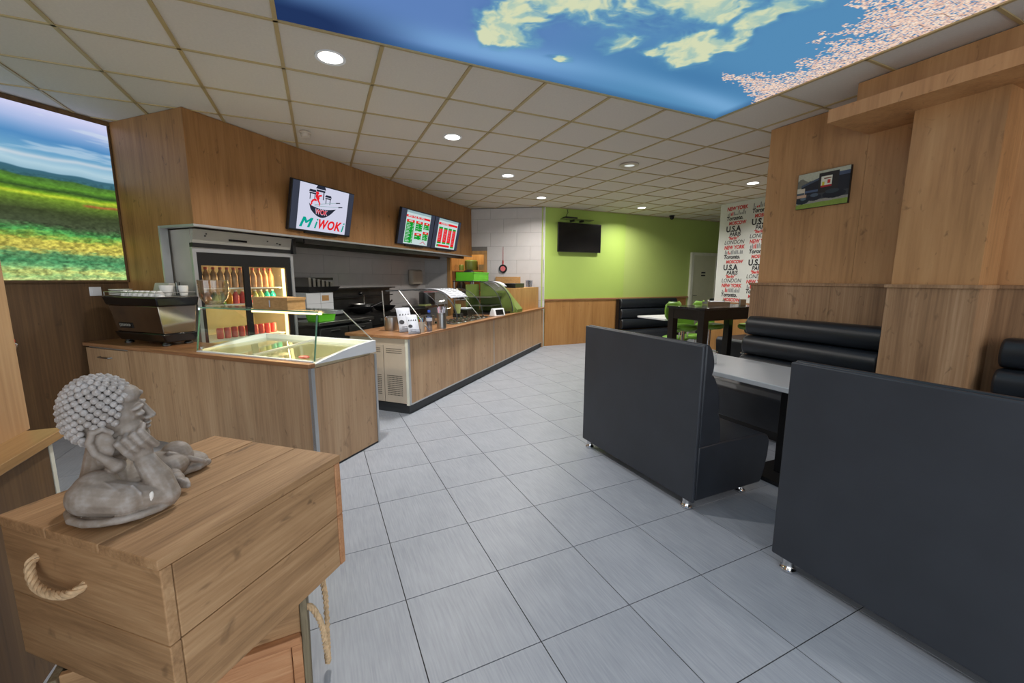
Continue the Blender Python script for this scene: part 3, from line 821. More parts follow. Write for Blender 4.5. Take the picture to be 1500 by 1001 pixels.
t = thing('high_table', 'tall black wooden bar table with thick legs', 'table', (5.46, 4.38, 0))
part('tabletop', 'black_table', t, lambda b: b.box(-.68, .68, -.34, .34, 1.02, 1.05), bevel=.004)
part('apron', 'black_wood', t, lambda b: (b.box(-.66, .66, -.32, -.30, .87, 1.02), b.box(-.66, .66, .30, .32, .87, 1.02), b.box(-.66, -.64, -.30, .30, .87, 1.02), b.box(.64, .66, -.30, .30, .87, 1.02)), smooth=0)
for x in (-.615, .615):
    for y in (-.275, .275):
        part('leg', 'black_wood', t, lambda b: b.box(x - .05, x + .05, y - .05, y + .05, 0, 1.02), smooth=0, bevel=.004)
t = thing('condiment_tray', 'steel tray with napkins on the tall black table', 'tray', (5.62, 4.55, 1.05), R(-25))
part('tray', 'steel', t, lambda b: (b.box(-.17, .17, -.1, .1, 0, .012), b.box(-.17, .17, -.1, -.09, .012, .05), b.box(-.17, .17, .09, .1, .012, .05)), smooth=0)
part('napkins', 'paper', t, lambda b: b.box(-.1, .1, -.07, .07, .012, .06), smooth=0, bevel=.006)
for x in (-.12, .12): part('shaker', 'chrome', t, lambda b: b.lathe([(.018, 0), (.018, .06), (.012, .075), (0, .078)], (x, 0, .012), 12))
t = thing('menu_holder', 'steel menu holder on the tall black table', 'holder', (5.78, 4.22, 1.05), R(-30))
part('clip', 'steel', t, lambda b: (b.box(-.04, .04, -.03, -.022, 0, .1), b.box(-.04, .04, .022, .03, 0, .1), b.box(-.04, .04, -.03, .03, 0, .01)), smooth=0)
part('card', 'paper', t, lambda b: b.box(-.035, .035, -.006, .006, .01, .095), smooth=0)

def stool(label, loc, rz):
    t = thing('bar_stool', label, 'stool', loc, rz, 'green bar stools at the tall table')
    part('seat', 'green_seat', t, lambda b: b.lathe([(0, .66), (.19, .66), (.215, .68), (.22, .71), (.20, .735), (.12, .745), (0, .748)], seg=24))
    def bk(b):
        rows = []
        for z, w in ((.82, .15), (.86, .185), (.96, .2), (1.05, .185), (1.09, .13)):
            rows.append([(-.20 + .0 + .05 * math.cos(a) ** 2 - .0, w * math.sin(a), z) for a in np.linspace(-1.45, 1.45, 13)])
        b.sheet(rows)
    part('backrest', 'green_seat', t, bk, solid=.045)
    part('back_support', 'chrome', t, lambda b: (b.tube([(-.12, 0, .66), (-.2, 0, .70), (-.19, 0, .86)], .012)))
    part('stem', 'chrome', t, lambda b: (b.cyl((0, 0, .02), .03, .64), b.lathe([(.2, 0), (.19, .015), (.05, .03), (.03, .05)], seg=24)))
    part('footrest', 'chrome', t, lambda b: b.tube([(.03 + .13 * math.cos(a), .13 * math.sin(a), .27) for a in np.linspace(0, 2 * math.pi, 17)], .009))
    return t
s0 = stool('green padded bar stool left of the near leg of the tall table', (5.16, 4.74, 0), R(-80))
dup(s0, (5.74, 4.74, 0), R(-75), 'green padded bar stool right of the near leg of the tall table')
dup(s0, (6.26, 4.35, 0), R(175), 'green padded bar stool furthest right, at the end of the tall table')
t = thing('low_table', 'low white topped table by the corner bench', 'table', (6.15, 5.85, 0))
part('tabletop', 'white_plastic', t, lambda b: b.box(-.62, .62, -.35, .35, .72, .75), smooth=0, bevel=.003)
part('post', 'black', t, lambda b: (b.box(-.04, .04, -.04, .04, .03, .72), b.box(-.2, .2, -.2, .2, 0, .03)), smooth=0)
def low_chair(label, loc, rz):
    t = thing('low_chair', label, 'chair', loc, rz, 'green chairs at the low table')
    part('seat', 'green_seat', t, lambda b: b.lathe([(0, .40), (.19, .40), (.215, .42), (.215, .45), (.18, .465), (0, .47)], seg=20))
    part('backrest', 'green_seat', t, lambda b: b.prism([(-.19, .58), (-.17, .56), (.17, .56), (.19, .58), (.19, .84), (.15, .88), (-.15, .88), (-.19, .84)], -.215, -.18, 'x'), bevel=.01)
    for a in (45, 135, 225, 315):
        x, y = .15 * math.cos(R(a)), .15 * math.sin(R(a))
        part('leg', 'chrome', t, lambda b: b.tube([(x, y, .41), (x * 1.25, y * 1.25, 0)], .012))
    for q in (-.1, .1): part('back_support', 'chrome', t, lambda b: b.tube([(-.16, q, .42), (-.2, q, .7)], .01))
    return t
c0 = low_chair('green padded chair under the low white table, nearer the green wall', (5.6, 5.3, 0), R(90))
dup(c0, (6.1, 5.3, 0), R(95), 'green padded chair under the low white table, nearer the wallpaper')

# ------------------------------------------------------------------ television, picture and small fixtures
t = thing('television', 'switched-off black flat television on the lime green wall', 'television', (5.19, 7.785, 2.02))
part('cabinet', 'black', t, lambda b: b.box(-.55, .55, -.075, -.035, 0, .61), bevel=.006)
part('screen', 'black_gloss', t, lambda b: b.box(-.535, .535, -.0775, -.074, .015, .595), smooth=0)
part('wall_mount', 'black', t, lambda b: b.box(-.2, .2, -.036, 0, .15, .45), smooth=0)
t = thing('media_shelf', 'small yellow wall shelf above the black television', 'shelf', (5.12, 7.785, 2.69))
part('board', 'olive', t, lambda b: b.box(-.40, .36, -.16, 0, 0, .015), smooth=0)
for x in (-.14, .1): part('bracket', 'black', t, lambda b: b.box(x - .015, x + .015, -.14, 0, -.04, 0), smooth=0)
t = thing('media_box', 'flat black receiver box on the shelf above the television', 'receiver', (4.93, 7.70, 2.705))
part('case', 'black', t, lambda b: b.box(-.17, .13, -.07, .06, 0, .035), bevel=.005)
part('cable', 'black', t, lambda b: b.tube([(-.05, .06, .02), (-.06, .072, .08), (-.02, .074, .14), (-.05, .074, .208)], .005))
pic = thing('wall_picture', 'canvas photo of a dark building with parked cars on the wooden wall', 'picture', (4.199, 2.365, 2.1))
part('canvas', 'black', pic, lambda b: b.box(-.025, 0, -.216, .216, 0, .315), smooth=0)
def paint_pic(u, v):
    c = np.zeros(u.shape + (3,)) + np.array([186., 184., 160.])
    def put(mask, col): c[mask] = col
    put((u < .3) & (v > .2 - .1 * np.sin(u * 20) * fbm(u * 20, v * 20, 3)) & (v < .4), (118, 114, 100))
    put((v > .36 - .42 * u + .0) & (u > .08) & (v > .12), (70, 82, 98)); put((v > .42 - .42 * u) & (u > .08) & (v > .2), (34, 34, 40))
    put((v > .5) & (v < .56) & (u < .42) & (u > .1), (78, 92, 116)); put((u > .8) & (v > .12) & (v < .22), (76, 86, 106))
    put((u > .42) & (u < .8) & (v > .07), (44, 38, 34))
    put((u > .47) & (u < .68) & (v > .17) & (v < .46), (226, 222, 200)); put((u > .47) & (u < .68) & (v > .42) & (v < .47), (176, 34, 40))
    put((u > .49) & (u < .54) & (v > .32) & (v < .42), (206, 190, 40)); put((u > .59) & (u < .65) & (v > .28) & (v < .38), (206, 52, 40)); put((u > .52) & (u < .66) & (v > .22) & (v < .25), (120, 60, 40))
    put((v > .62), (60, 58, 60)); put((v > .78), (150, 146, 134))
    put((u < .16) & (v > .42) & (v < .6), (204, 192, 166)); put((u < .15) & (v > .54) & (v < .6), (70, 84, 90)); put((u < .2) & (v > .6) & (v < .68), (196, 160, 132))
    for cu, cv, ru, rv, col in ((.12, .78, .14, .09, (30, 40, 46)), (.36, .72, .15, .09, (34, 36, 44)), (.74, .70, .22, .11, (26, 28, 36)), (.70, .61, .13, .06, (52, 60, 66)), (.36, .65, .08, .05, (80, 92, 104)), (.14, .72, .06, .04, (90, 108, 116))):
        put(((u - cu) / ru) ** 2 + ((v - cv) / rv) ** 2 < 1, col)
    put(v > .88 - .03 * u, (132, 152, 62))
    return c * (0.94 + .12 * fbm(u * 40, v * 30, 3, 5))[..., None]
print_sheet('photo_print', (-.0265, .214, .313), (-.0265, -.214, .313), (-.0265, .214, .002), 130, 100, paint_pic, printed('photo_ink', 0, .5), pic)
t = thing('smoke_detector', 'small cream detector on the ceiling above the wooden fascia', 'detector', (-0.029, 4.961, CEIL - .002))
part('base', 'cream_metal', t, lambda b: b.lathe([(.05, 0), (.055, -.012), (.05, -.02)], seg=20))
part('dome', 'cream_metal', t, lambda b: b.lathe([(.042, -.02), (.04, -.05), (.028, -.06), (0, -.062)], seg=20))
t = thing('ceiling_spot', 'dim round recessed fitting in the middle of the ceiling', 'lamp', (3.764, 4.505, CEIL - .002))
part('ring', 'cream_metal', t, lambda b: b.lathe([(.06, 0), (.12, -.002), (.12, -.016), (.075, -.02), (.06, 0)], seg=24, cap=False))
part('lens', 'lamp_dim', t, lambda b: b.lathe([(0, -.012), (.065, -.010)], seg=20, cap=False))
t = thing('security_camera', 'small dark dome camera on the ceiling near the cream door', 'camera', (7.581, 7.50, CEIL - .002))
part('mount', 'black', t, lambda b: b.lathe([(.06, 0), (.06, -.02), (.04, -.03)], seg=18))
part('dome', 'black_gloss', t, lambda b: b.ell((0, 0, -.045), (.05, .05, .05)))
t = thing('wall_socket', 'square white wall plate beside the coffee machine', 'socket', K(-1.285, 2.64, 1.27), KA)
part('plate', 'white_plastic', t, lambda b: b.box(-.045, .045, -.012, 0, 0, .085), bevel=.004)
part('rocker', 'white_plastic', t, lambda b: b.box(-.028, .028, -.016, -.011, .018, .067), smooth=0)
t = thing('red_chair', 'red and chrome chair peeking out behind the pale pillar', 'chair', K(-2.12, 2.30, 0), KA)
part('backrest', 'red', t, lambda b: b.prism([(-.26, .70), (.07, .70), (.13, .86), (.155, .95), (.13, .985), (-.26, .985)], 0.0, .03, 'y'), bevel=.01)
part('seat', 'red', t, lambda b: b.box(-.34, -.06, -.30, 0, .62, .66), bevel=.015)
for x in (-.32, -.08):
    for y in (-.27, -.02): part('leg', 'chrome', t, lambda b: b.tube([(x, y, .64), (x, y, 0)], .012))
part('side_rod', 'chrome', t, lambda b: b.tube([(.02, -.01, .66), (.11, -.012, .82), (.15, -.012, .92), (.12, -.014, .935)], .008))
part('footrest', 'black', t, lambda b: b.prism([(-.1, .53), (.10, .475), (-.02, .44)], -.06, .0, 'y'), smooth=0)

# ------------------------------------------------------------------ menu screens on the fascia
def screen(label, x0, w, paint_fn, h=0.56, z0=1.985, out0=0.035, out1=0.16):
    """tilted screen: local x along the fascia, local z up the screen, face towards -y"""
    t = thing('menu_screen', label, 'screen', K(x0, 1.538, z0), KA)
    tilt = math.atan2(out1 - out0, h)
    holder = Matrix.Translation((0, -out0, 0)) @ Matrix.Rotation(tilt, 4, 'X')
    def P(name, mats, fn, **k):
        b = MB(); fn(b); b.move(holder); return b.build(name, mats, t, **k)
    P('cabinet', 'black', lambda b: b.box(0, w, -.004, .04, 0, h), bevel=.004)
    P('bracket', 'black', lambda b: b.box(w * .35, w * .65, .04, .06, .15, .4), smooth=0)
    P('base_bar', 'black', lambda b: b.box(w * .25, w * .78, 0, .03, -.018, 0), smooth=0)
    b = MB(); mats = paint_fn(b, w, h); b.move(holder)
    b.build('display', mats, t, 0)
    return t
def flat(b, pts, lay, m):
    b.add([(x, -.006 - .0006 * lay, z) for x, z in pts], [list(range(len(pts)))], m)
def rect(b, x0, x1, z0, z1, lay, m): flat(b, [(x0, z0), (x1, z0), (x1, z1), (x0, z1)], lay, m)
def stext(b, x, z, body, size, m, lay=6, shear=0., bold=0., sx=1., rot=0., fit=None):
    mt = Matrix.Translation((x, -.006 - .0006 * lay, z)) @ Matrix.Rotation(-rot, 4, 'Y') @ Matrix.Rotation(math.pi / 2, 4, 'X')
    text_into(b, body, size, mt, m, shear, bold, sx, 'LEFT', fit)
def logo(b, w, h):
    bw = w * .105
    rect(b, .008, w - .008, .02, h - .01, 0, 3)
    a, c = bw, w - bw; W = c - a; z0, z1 = .022, h - .012; H = z1 - z0
    rect(b, a, c, z0, z1, 1, 0)
    X = lambda u: a + W * u
    Z = lambda v: z0 + H * v
    # bowl
    bowl = [(X(.19), Z(.60))] + [(X(.19 + .56 * k / 14), Z(.60 - .285 * math.sin(math.pi * (0.06 + .94 * k / 14)) ** .8)) for k in range(1, 14)] + [(X(.75), Z(.56))]
    top = [(X(.75 - .56 * k / 14), Z(.565 - .06 * math.sin(math.pi * k / 14))) for k in range(1, 14)]
    top = [(X(.19), Z(.60))] + top[::-1] + [(X(.75), Z(.56))]
    for k in range(len(bowl) - 1): flat(b, [bowl[k], bowl[k + 1], top[k + 1], top[k]], 2, 1)
    # gate towers
    def tower(u, v, s):
        flat(b, [(X(u - .09 * s), Z(v + .05 * s)), (X(u + .09 * s), Z(v + .05 * s)), (X(u + .065 * s), Z(v + .11 * s)), (X(u - .065 * s), Z(v + .11 * s))], 2, 1)
        rect(b, X(u - .075 * s), X(u + .075 * s), Z(v), Z(v + .035 * s), 2, 1)
        for q in (-.06, .045): rect(b, X(u + q * s), X(u + (q + .018) * s), Z(v - .14 * s), Z(v + .01 * s), 2, 1)
    tower(.245, .80, .85); tower(.40, .875, 1.15); tower(.56, .75, .8)
    # red running figure
    for pts in ([(.30, .86), (.345, .875), (.37, .84), (.35, .80), (.31, .81)], [(.31, .81), (.36, .79), (.385, .74), (.37, .68), (.33, .70), (.30, .76)],
                [(.33, .70), (.37, .69), (.41, .63), (.40, .57), (.385, .575), (.38, .62)], [(.32, .71), (.34, .66), (.28, .66), (.24, .60), (.22, .61), (.24, .67), (.28, .70)],
                [(.24, .62), (.26, .60), (.23, .55), (.21, .56)], [(.36, .80), (.42, .82), (.43, .79), (.37, .76)]):
        flat(b, [(X(p), Z(q)) for p, q in pts], 4, 2)
    # chopsticks
    for (u0, v0, u1, v1, th) in ((.30, .575, .74, .70, .012), (.30, .545, .80, .615, .012)):
        flat(b, [(X(u0), Z(v0)), (X(u1), Z(v1)), (X(u1), Z(v1 + th)), (X(u0), Z(v0 + th))], 3, 4)
        flat(b, [(X(u1 - .01), Z(v1 - .008)), (X(u1 + .08), Z(v1 + .014)), (X(u1 + .08), Z(v1 + .036)), (X(u1 - .01), Z(v1 + .018))], 5, 1)
    stext(b, X(.325), Z(.375), 'WOK', .1, 0, 3, .12, .003, 1, 0, (W * .25, H * .125))
    stext(b, X(.335), Z(.385), 'WOK', .1, 2, 4, .12, .0015, 1, 0, (W * .23, H * .105))
    for u, wd, ch, mm, sh in ((.045, .26, 'M', 5, .35), (.33, .075, 'i', 5, .25), (.415, .205, 'W', 2, .3), (.60, .15, 'O', 2, .25), (.745, .165, 'K', 2, .3), (.905, .07, 'i', 5, .25)):
        for q in ((0,) if ch != 'M' else (0, .005, .010, .015)): stext(b, X(u) + q, Z(.06), ch, .2, mm, 4, sh, {'M': 0, 'i': .002}.get(ch, .008), 1, 0, (W * wd - (.015 if ch == 'M' else 0), H * .22))
    return ['scr_white', 'scr_black', 'scr_red', 'scr_bar', 'scr_grey', 'scr_teal']
def menu_a(b, w, h):
    rect(b, .006, w - .006, .01, h - .01, 0, 2)
    a, c = w * .15, w * .865; W = c - a; z0, H = .022, h - .04
    X = lambda u: a + W * u
    Z = lambda v: z0 + H * v
    rect(b, a, c, z0, z0 + H, 1, 0)
    rect(b, a, c, Z(.93), Z(1), 2, 4)
    rect(b, X(0), X(.98), Z(.80), Z(.865), 2, 1)
    stext(b, X(.06), Z(.815), 'MENU  WOK  MET  SAUS', .045, 0, 4, 0, .001, .9)
    for u0, u1, va, vb, n in ((.03, .34, .03, .73, 14), (.40, .68, .42, .73, 4), (.74, .98, .50, .73, 3), (.40, .68, .16, .36, 2), (.74, .98, .16, .44, 4)):
        rect(b, X(u0), X(u1), Z(va), Z(vb), 2, 3); rect(b, X(u0), X(u1), Z(vb - .07), Z(vb), 3, 1)
        rect(b, X(u0 + .08), X(u1 - .08), Z(vb - .05), Z(vb - .02), 4, 0)
        for k in range(n):
            z = vb - .11 - (vb - va - .12) * k / max(n - 1, 1)
            rect(b, X(u0 + .02), X(u0 + .02 + (u1 - u0) * (.35 + .25 * ((k * 7) % 5) / 5)), Z(z - .006), Z(z + .008), 3, 0)
            rect(b, X(u1 - .06), X(u1 - .02), Z(z - .006), Z(z + .008), 3, 0)
    flat(b, [(X(.62), Z(.02)), (X(.80), Z(.14)), (X(.96), Z(.02)), (X(.86), Z(.05)), (X(.8), Z(.10)), (X(.72), Z(.05))], 4, 5)
    return ['scr_pale', 'scr_red', 'scr_bar', 'scr_green', 'scr_grey', 'scr_pink']
def menu_b(b, w, h):
    rect(b, .006, w - .006, .01, h - .01, 0, 2)
    a, c = w * .14, w * .88; W = c - a; z0, H = .022, h - .04
    X = lambda u: a + W * u
    Z = lambda v: z0 + H * v
    rect(b, a, c, z0, z0 + H, 1, 0)
    rect(b, a, c, Z(.93), Z(1), 2, 4)
    rect(b, X(.01), X(.98), Z(.80), Z(.875), 2, 1)
    stext(b, X(.12), Z(.815), 'SCHOTELS', .05, 0, 4, 0, .002, 1.1)
    for u0, u1, va in ((.05, .24, .16), (.30, .48, .16), (.53, .71, .16), (.76, .93, .04)):
        rect(b, X(u0), X(u1), Z(va), Z(.72), 2, 1); rect(b, X(u0), X(u1), Z(.66), Z(.72), 3, 3); rect(b, X(u0), X(u1), Z(va), Z(va + .05), 3, 3)
        for k in range(9):
            z = .63 - (.60 - va - .06) * k / 9
            rect(b, X(u0 + .03), X(u0 + .03 + (u1 - u0) * (.35 + .3 * ((k * 3) % 5) / 5)), Z(z - .006), Z(z + .006), 3, 5)
    rect(b, X(.05), X(.70), Z(.045), Z(.12), 2, 1); rect(b, X(.05), X(.12), Z(.045), Z(.12), 3, 3)
    return ['scr_pale', 'scr_red', 'scr_bar', 'scr_green', 'scr_grey', 'scr_pink']
screen('screen showing the wok bowl logo on the wooden fascia', -0.045, 0.95, logo, h=.555)
screen('menu screen with green price lists on the wooden fascia', 1.93, 0.965, menu_a)
screen('menu screen with red price lists, furthest along the wooden fascia', 2.905, 0.945, menu_b)

# ------------------------------------------------------------------ coffee counter (kitchen frame, local = kitchen coordinates)
def kthing(name, label, cat, x, y, z=0.0, group=None, rz=0.0):
    return thing(name, label, cat, K(x, y, z), KA + rz, group)
t = kthing('coffee_counter', 'wood fronted counter under the coffee machine and ice cream display', 'counter', -1.42, -.177)
part('front_panel', 'wood_counter', t, lambda b: b.box(0, .02, 0.0, 2.145, 0, .805), smooth=0)
part('end_panel', 'wood_counter', t, lambda b: b.box(.032, .675, 0.002, .022, 0.0, .80), smooth=0)
part('plinth', 'black', t, lambda b: b.box(.0, .69, -.001, .03, 0, .014), smooth=0)  # black strip standing in for the shadow gap at the floor, no real plinth
part('corner_strip', 'alu', t, lambda b: b.box(0.0, .03, -.004, .026, 0, .805), smooth=0)
part('corner_strip', 'alu', t, lambda b: b.box(.678, .70, -.004, .022, 0, .80), smooth=0)
part('cabinet_body', 'grey_panel', t, lambda b: (b.box(.025, .695, .026, 1.30, .0, .68), b.box(.025, .39, 1.30, 2.80, 0, .80)), smooth=0)
d = part('cabinet_door', 'wood_counter', t, lambda b: b.box(-.004, .016, 2.155, 2.795, .06, .79), smooth=0, bevel=.003)
part('handle', 'steel', d, lambda b: b.tube([(-.004, 2.39, .715), (-.03, 2.40, .715), (-.034, 2.47, .715), (-.03, 2.56, .715), (-.004, 2.57, .715)], .006))
t = kthing('coffee_worktop', 'brown wooden worktop of the coffee counter', 'worktop', -1.44, -.18)
part('board', 'wood_top_y', t, lambda b: (b.box(0.0, .06, 0, 1.30, .808, .84), b.box(0.0, .42, 1.30, 2.81, .808, .84)), bevel=.004)

# curved-end ice cream display set into the counter
t = kthing('ice_cream_display', 'white ice cream freezer display with glass screen and light strip', 'display', -1.385, -.175, .80)
arc = [(0.005, .03)] + [(.005 + .66 * k / 10, .035 + .082 * math.sin(math.pi / 2 * k / 10)) for k in range(11)] + [(.665, .015)]
part('end_cap', 'white_plastic', t, lambda b: b.prism(arc, -.006, .03, 'y'), bevel=.004)
part('end_cap', 'white_plastic', t, lambda b: b.prism(arc, 1.265, 1.30, 'y'), bevel=.004)
part('front_rim', 'white_plastic', t, lambda b: b.box(0.0, .03, .03, 1.265, .03, .05), bevel=.004)
part('back_rim', 'white_plastic', t, lambda b: b.box(.635, .665, .03, 1.265, .06, .115), bevel=.004)
part('tub', 'cream_inside', t, lambda b: (b.box(.03, .635, .03, 1.265, -.10, -.09), b.box(.03, .04, .03, 1.265, -.09, .03), b.box(.625, .635, .03, 1.265, -.09, .06), b.box(.04, .625, .03, .04, -.09, .06), b.box(.04, .625, 1.255, 1.265, -.09, .06)), smooth=0)
for y0, y1 in ((.04, .64), (.66, 1.26)):
    part('lid', 'glass', t, lambda b: b.hexa([(.03, y0, .04), (.62, y0, .075), (.62, y1, .075), (.03, y1, .04)], [(.03, y0, .045), (.62, y0, .08), (.62, y1, .08), (.03, y1, .045)]), smooth=0)
part('lid_bar', 'alu', t, lambda b: b.hexa([(.03, .635, .045), (.63, .635, .082), (.63, .665, .082), (.03, .665, .045)], [(.03, .635, .055), (.63, .635, .094), (.63, .665, .094), (.03, .665, .055)]), smooth=0)
g = part('front_glass', 'glass_green', t, lambda b: b.hexa([(.012, .012, .05), (.018, .012, .05), (.018, 1.275, .05), (.012, 1.275, .05)], [(.042, -.01, .39), (.048, -.01, .39), (.048, 1.235, .40), (.042, 1.235, .40)]), smooth=0)
part('glass_edge', 'glass_edge', g, lambda b: b.hexa([(.010, .006, .05), (.020, .006, .05), (.020, .012, .05), (.010, .012, .05)], [(.040, -.016, .39), (.050, -.016, .39), (.050, -.01, .39), (.040, -.01, .39)]), smooth=0)
part('glass_edge', 'glass_edge', g, lambda b: b.hexa([(.010, 1.275, .05), (.020, 1.275, .05), (.020, 1.281, .05), (.010, 1.281, .05)], [(.040, 1.235, .40), (.050, 1.235, .40), (.050, 1.241, .40), (.040, 1.241, .40)]), smooth=0)
g = part('top_glass', 'glass_green', t, lambda b: b.box(.04, .30, -.03, 1.24, .40, .408), smooth=0)
part('glass_edge', 'glass_edge', g, lambda b: b.box(.036, .042, -.03, 1.24, .399, .409), smooth=0)
part('side_glass', 'glass', t, lambda b: b.prism([(.02, .06), (.05, .395), (.295, .398), (.635, .125)], .004, .009, 'y'), smooth=0)
part('side_glass_edge', 'alu', t, lambda b: b.tube([(.30, .0, .40), (.637, .005, .125)], .004, 6))
part('side_glass', 'glass', t, lambda b: b.prism([(.02, .06), (.05, .395), (.295, .398), (.635, .125)], 1.255, 1.26, 'y'), smooth=0)
part('light_profile', 'alu', t, lambda b: b.box(.22, .29, -.02, 1.19, .378, .40), smooth=0)
part('light_strip', 'led_warm', t, lambda b: b.box(.206, .2195, .12, .86, .366, .398), smooth=0)
for q, z in ((1.22, .385), (1.24, .06)): part('clamp', 'chrome', t, lambda b: b.cyl((.03, q, z), .014, .02))
part('scoop', 'cap_red', t, lambda b: b.ell((.08, .18, .058), (.035, .045, .012)))
_l = bpy.data.lights.new('display_light', 'AREA'); _l.shape = 'RECTANGLE'; _l.size = .7; _l.size_y = .03; _l.energy = 5.0; _l.color = (1, .83, .58)
_o = bpy.data.objects.new('display_light', _l); COL.objects.link(_o)
_o.location = K(-1.385 + .243, -.175 + .5, .80 + .366); _o.rotation_euler = (0, 0, KA + math.pi / 2)

# glass bowl and cardboard box on the glass top
t = kthing('glass_bowl', 'large clear glass bowl with coins on the display top', 'bowl', -1.235, 1.035, 1.209)
part('bowl', 'glass_amber', t, lambda b: b.lathe([(.0, .012), (.045, .014), (.07, .028), (.098, .07), (.107, .12), (.108, .215), (.105, .215), (.104, .12), (.095, .072), (.067, .032), (.045, .019), (0, .017)], seg=32, cap=False))
part('rim', 'glass_amber', t, lambda b: b.lathe([(.108, .213), (.111, .216), (.108, .219), (.104, .216), (.108, .213)], seg=32, cap=False))
part('foot_ring', 'glass_amber', t, lambda b: b.lathe([(.07, 0), (.074, .004), (.06, .02), (.045, .016)], seg=28, cap=False))
part('coins', 'steel', t, lambda b: [b.lathe([(.012, 0), (.012, .003)], (.06 * math.cos(k * 2.4) * (k % 7) / 7, .06 * math.sin(k * 2.4) * (k % 7) / 7, .022 + .004 * (k % 6)), 10) for k in range(26)])
bpy.data.objects['coins']['kind'] = 'stuff'
t = kthing('cardboard_box', 'brown cardboard box on the glass top of the display', 'box', -1.345, 0.065, 1.2086)
part('body', 'cardboard', t, lambda b: b.box(0, .16, .02, .375, 0, .085), smooth=0)
part('lid', 'cardboard', t, lambda b: b.box(-.004, .164, .016, .379, .072, .092), smooth=0)
part('tape', 'paper', t, lambda b: b.box(-.005, -.004, .19, .20, .02, .07), smooth=0)

# espresso machine seen from behind
t = kthing('espresso_machine', 'chrome and black espresso machine on the wooden counter', 'coffee machine', -1.35, 1.585, .84)
part('body', 'steel_mirror', t, lambda b: b.hexa([(.03, .02, .11), (.29, .02, .11), (.29, .70, .11), (.03, .70, .11)], [(-.005, .0, .355), (.31, .0, .355), (.31, .715, .355), (-.005, .715, .355)]), bevel=.004)
part('base', 'black_gloss', t, lambda b: b.hexa([(.04, .02, .03), (.29, .02, .03), (.29, .69, .03), (.04, .69, .03)], [(.005, -.005, .11), (.31, -.005, .11), (.31, .71, .11), (.005, .71, .11)]), bevel=.01)
part('top_tray', 'black_gloss', t, lambda b: b.hexa([(-.015, -.015, .355), (.315, -.015, .355), (.315, .74, .355), (-.015, .74, .355)], [(-.03, -.03, .435), (.325, -.03, .435), (.325, .765, .435), (-.03, .765, .435)]), bevel=.012, seg=3)
part('top_rim', 'steel', t, lambda b: b.box(-.02, .315, -.02, .755, .435, .44), smooth=0)
part('cup_rail', 'steel', t, lambda b: (b.tube([(-.015, .0, .475), (-.015, .74, .475)], .004, 6), b.tube([(-.015, .0, .475), (.31, .0, .475)], .004, 6), b.tube([(-.015, .0, .44), (-.015, .0, .475)], .004, 6), b.tube([(-.015, .74, .44), (-.015, .74, .475)], .004, 6), b.tube([(-.015, .37, .44), (-.015, .37, .475)], .004, 6)))
badge = part('badge', 'black', t, lambda b: b.hexa([(.0165, .44, .148), (.028, .44, .148), (.028, .63, .148), (.0165, .63, .148)], [(.0095, .44, .196), (.028, .44, .196), (.028, .63, .196), (.0095, .63, .196)]), smooth=0)
bl_ = MB()
_m = Matrix(((0, 0.14, -.99, .0085), (1, 0, 0, .452), (0, -.99, -.14, .188), (0, 0, 0, 1)))     # the badge is mounted upside down
text_into(bl_, 'conti', .04, _m, 0, 0, .0006, 1, 'LEFT', (.166, .03))
bl_.build('badge_letters', 'grey_panel', badge, 0)
for x, y in ((.07, .07), (.07, .62), (.25, .07), (.25, .62)):
    f = MB(); foot(f, x, y, .035); f.build('foot', 'steel_dark', t)
def cup(b, x, y, z, r=.038, h=.05):
    b.lathe([(r * .55, 0), (r * .6, .004), (r * .85, h * .45), (r, h), (r * .93, h), (r * .78, h * .45), (r * .5, .008), (0, .008)], (x, y, z), 18, cap=False)
k = 0
grp = 'cups and saucers on the espresso machine'
spots = [('cup upside down in the front row on the espresso machine', .04 + .0, .08 + .095 * q, 0) for q in range(7)]
cup_me = None
for n in range(7):
    o = MB(); o.lathe([(.036, 0), (.034, .02), (.027, .04), (.018, .045), (.018, .05), (0, .05)], (0, 0, 0), 18)
    c = o.build('coffee_cup', 'ceramic') if cup_me is None else bpy.data.objects.new('coffee_cup', cup_me)
    if cup_me is None: cup_me = c.data
    else: COL.objects.link(c)
    c.location = K(-1.35 + .05, 1.585 + .05 + .082 * n, 1.2805); c.rotation_euler = (0, 0, KA)
    tag(c, '%s upturned white cup from the bowl in the espresso machine row' % ORD[n], 'cup', grp)
o = MB(); [o.lathe([(.045, 0), (.085, .012), (.083, .016), (.04, .006)], (0, 0, .014 * q), 22, cap=False) for q in range(4)]
c = o.build('saucer_stack', 'ceramic'); c.location = K(-1.27, 2.26, 1.2805); tag(c, 'stack of white saucers at the wall end of the espresso machine', 'saucers')
t = kthing('large_cup', 'large white cup standing on top of the upturned cups', 'cup', -1.19, 1.73, 1.2805)
part('cup', 'ceramic', t, lambda b: cup(b, 0, 0, 0, .055, .095))
t = kthing('cup_stack', 'stack of white paper cups beside the glass bowl', 'cups', -1.10, 1.645, 1.2805)
part('cups', 'ceramic', t, lambda b: [b.lathe([(.028, 0), (.038, .07), (.036, .07), (.026, .004)], (0, 0, .012 * q), 18, cap=False) for q in range(3)])
t = kthing('glass_tumbler', 'clear glass with spoons on the espresso machine', 'glass', -1.08, 1.76, 1.2805)
part('tumbler', 'plastic_clear', t, lambda b: b.lathe([(.03, 0), (.036, .085), (.034, .085), (.028, .004), (0, .004)], seg=18, cap=False))
part('spoon', 'steel', t, lambda b: b.tube([(0, .01, .01), (.01, .03, .12)], .004, 6))
part('spoon', 'black', t, lambda b: b.tube([(0, -.01, .01), (.01, -.02, .125)], .004, 6))
t = kthing('sugar_box', 'grey folding box behind the cups on the espresso machine', 'box', -1.09, 1.95, 1.2805)
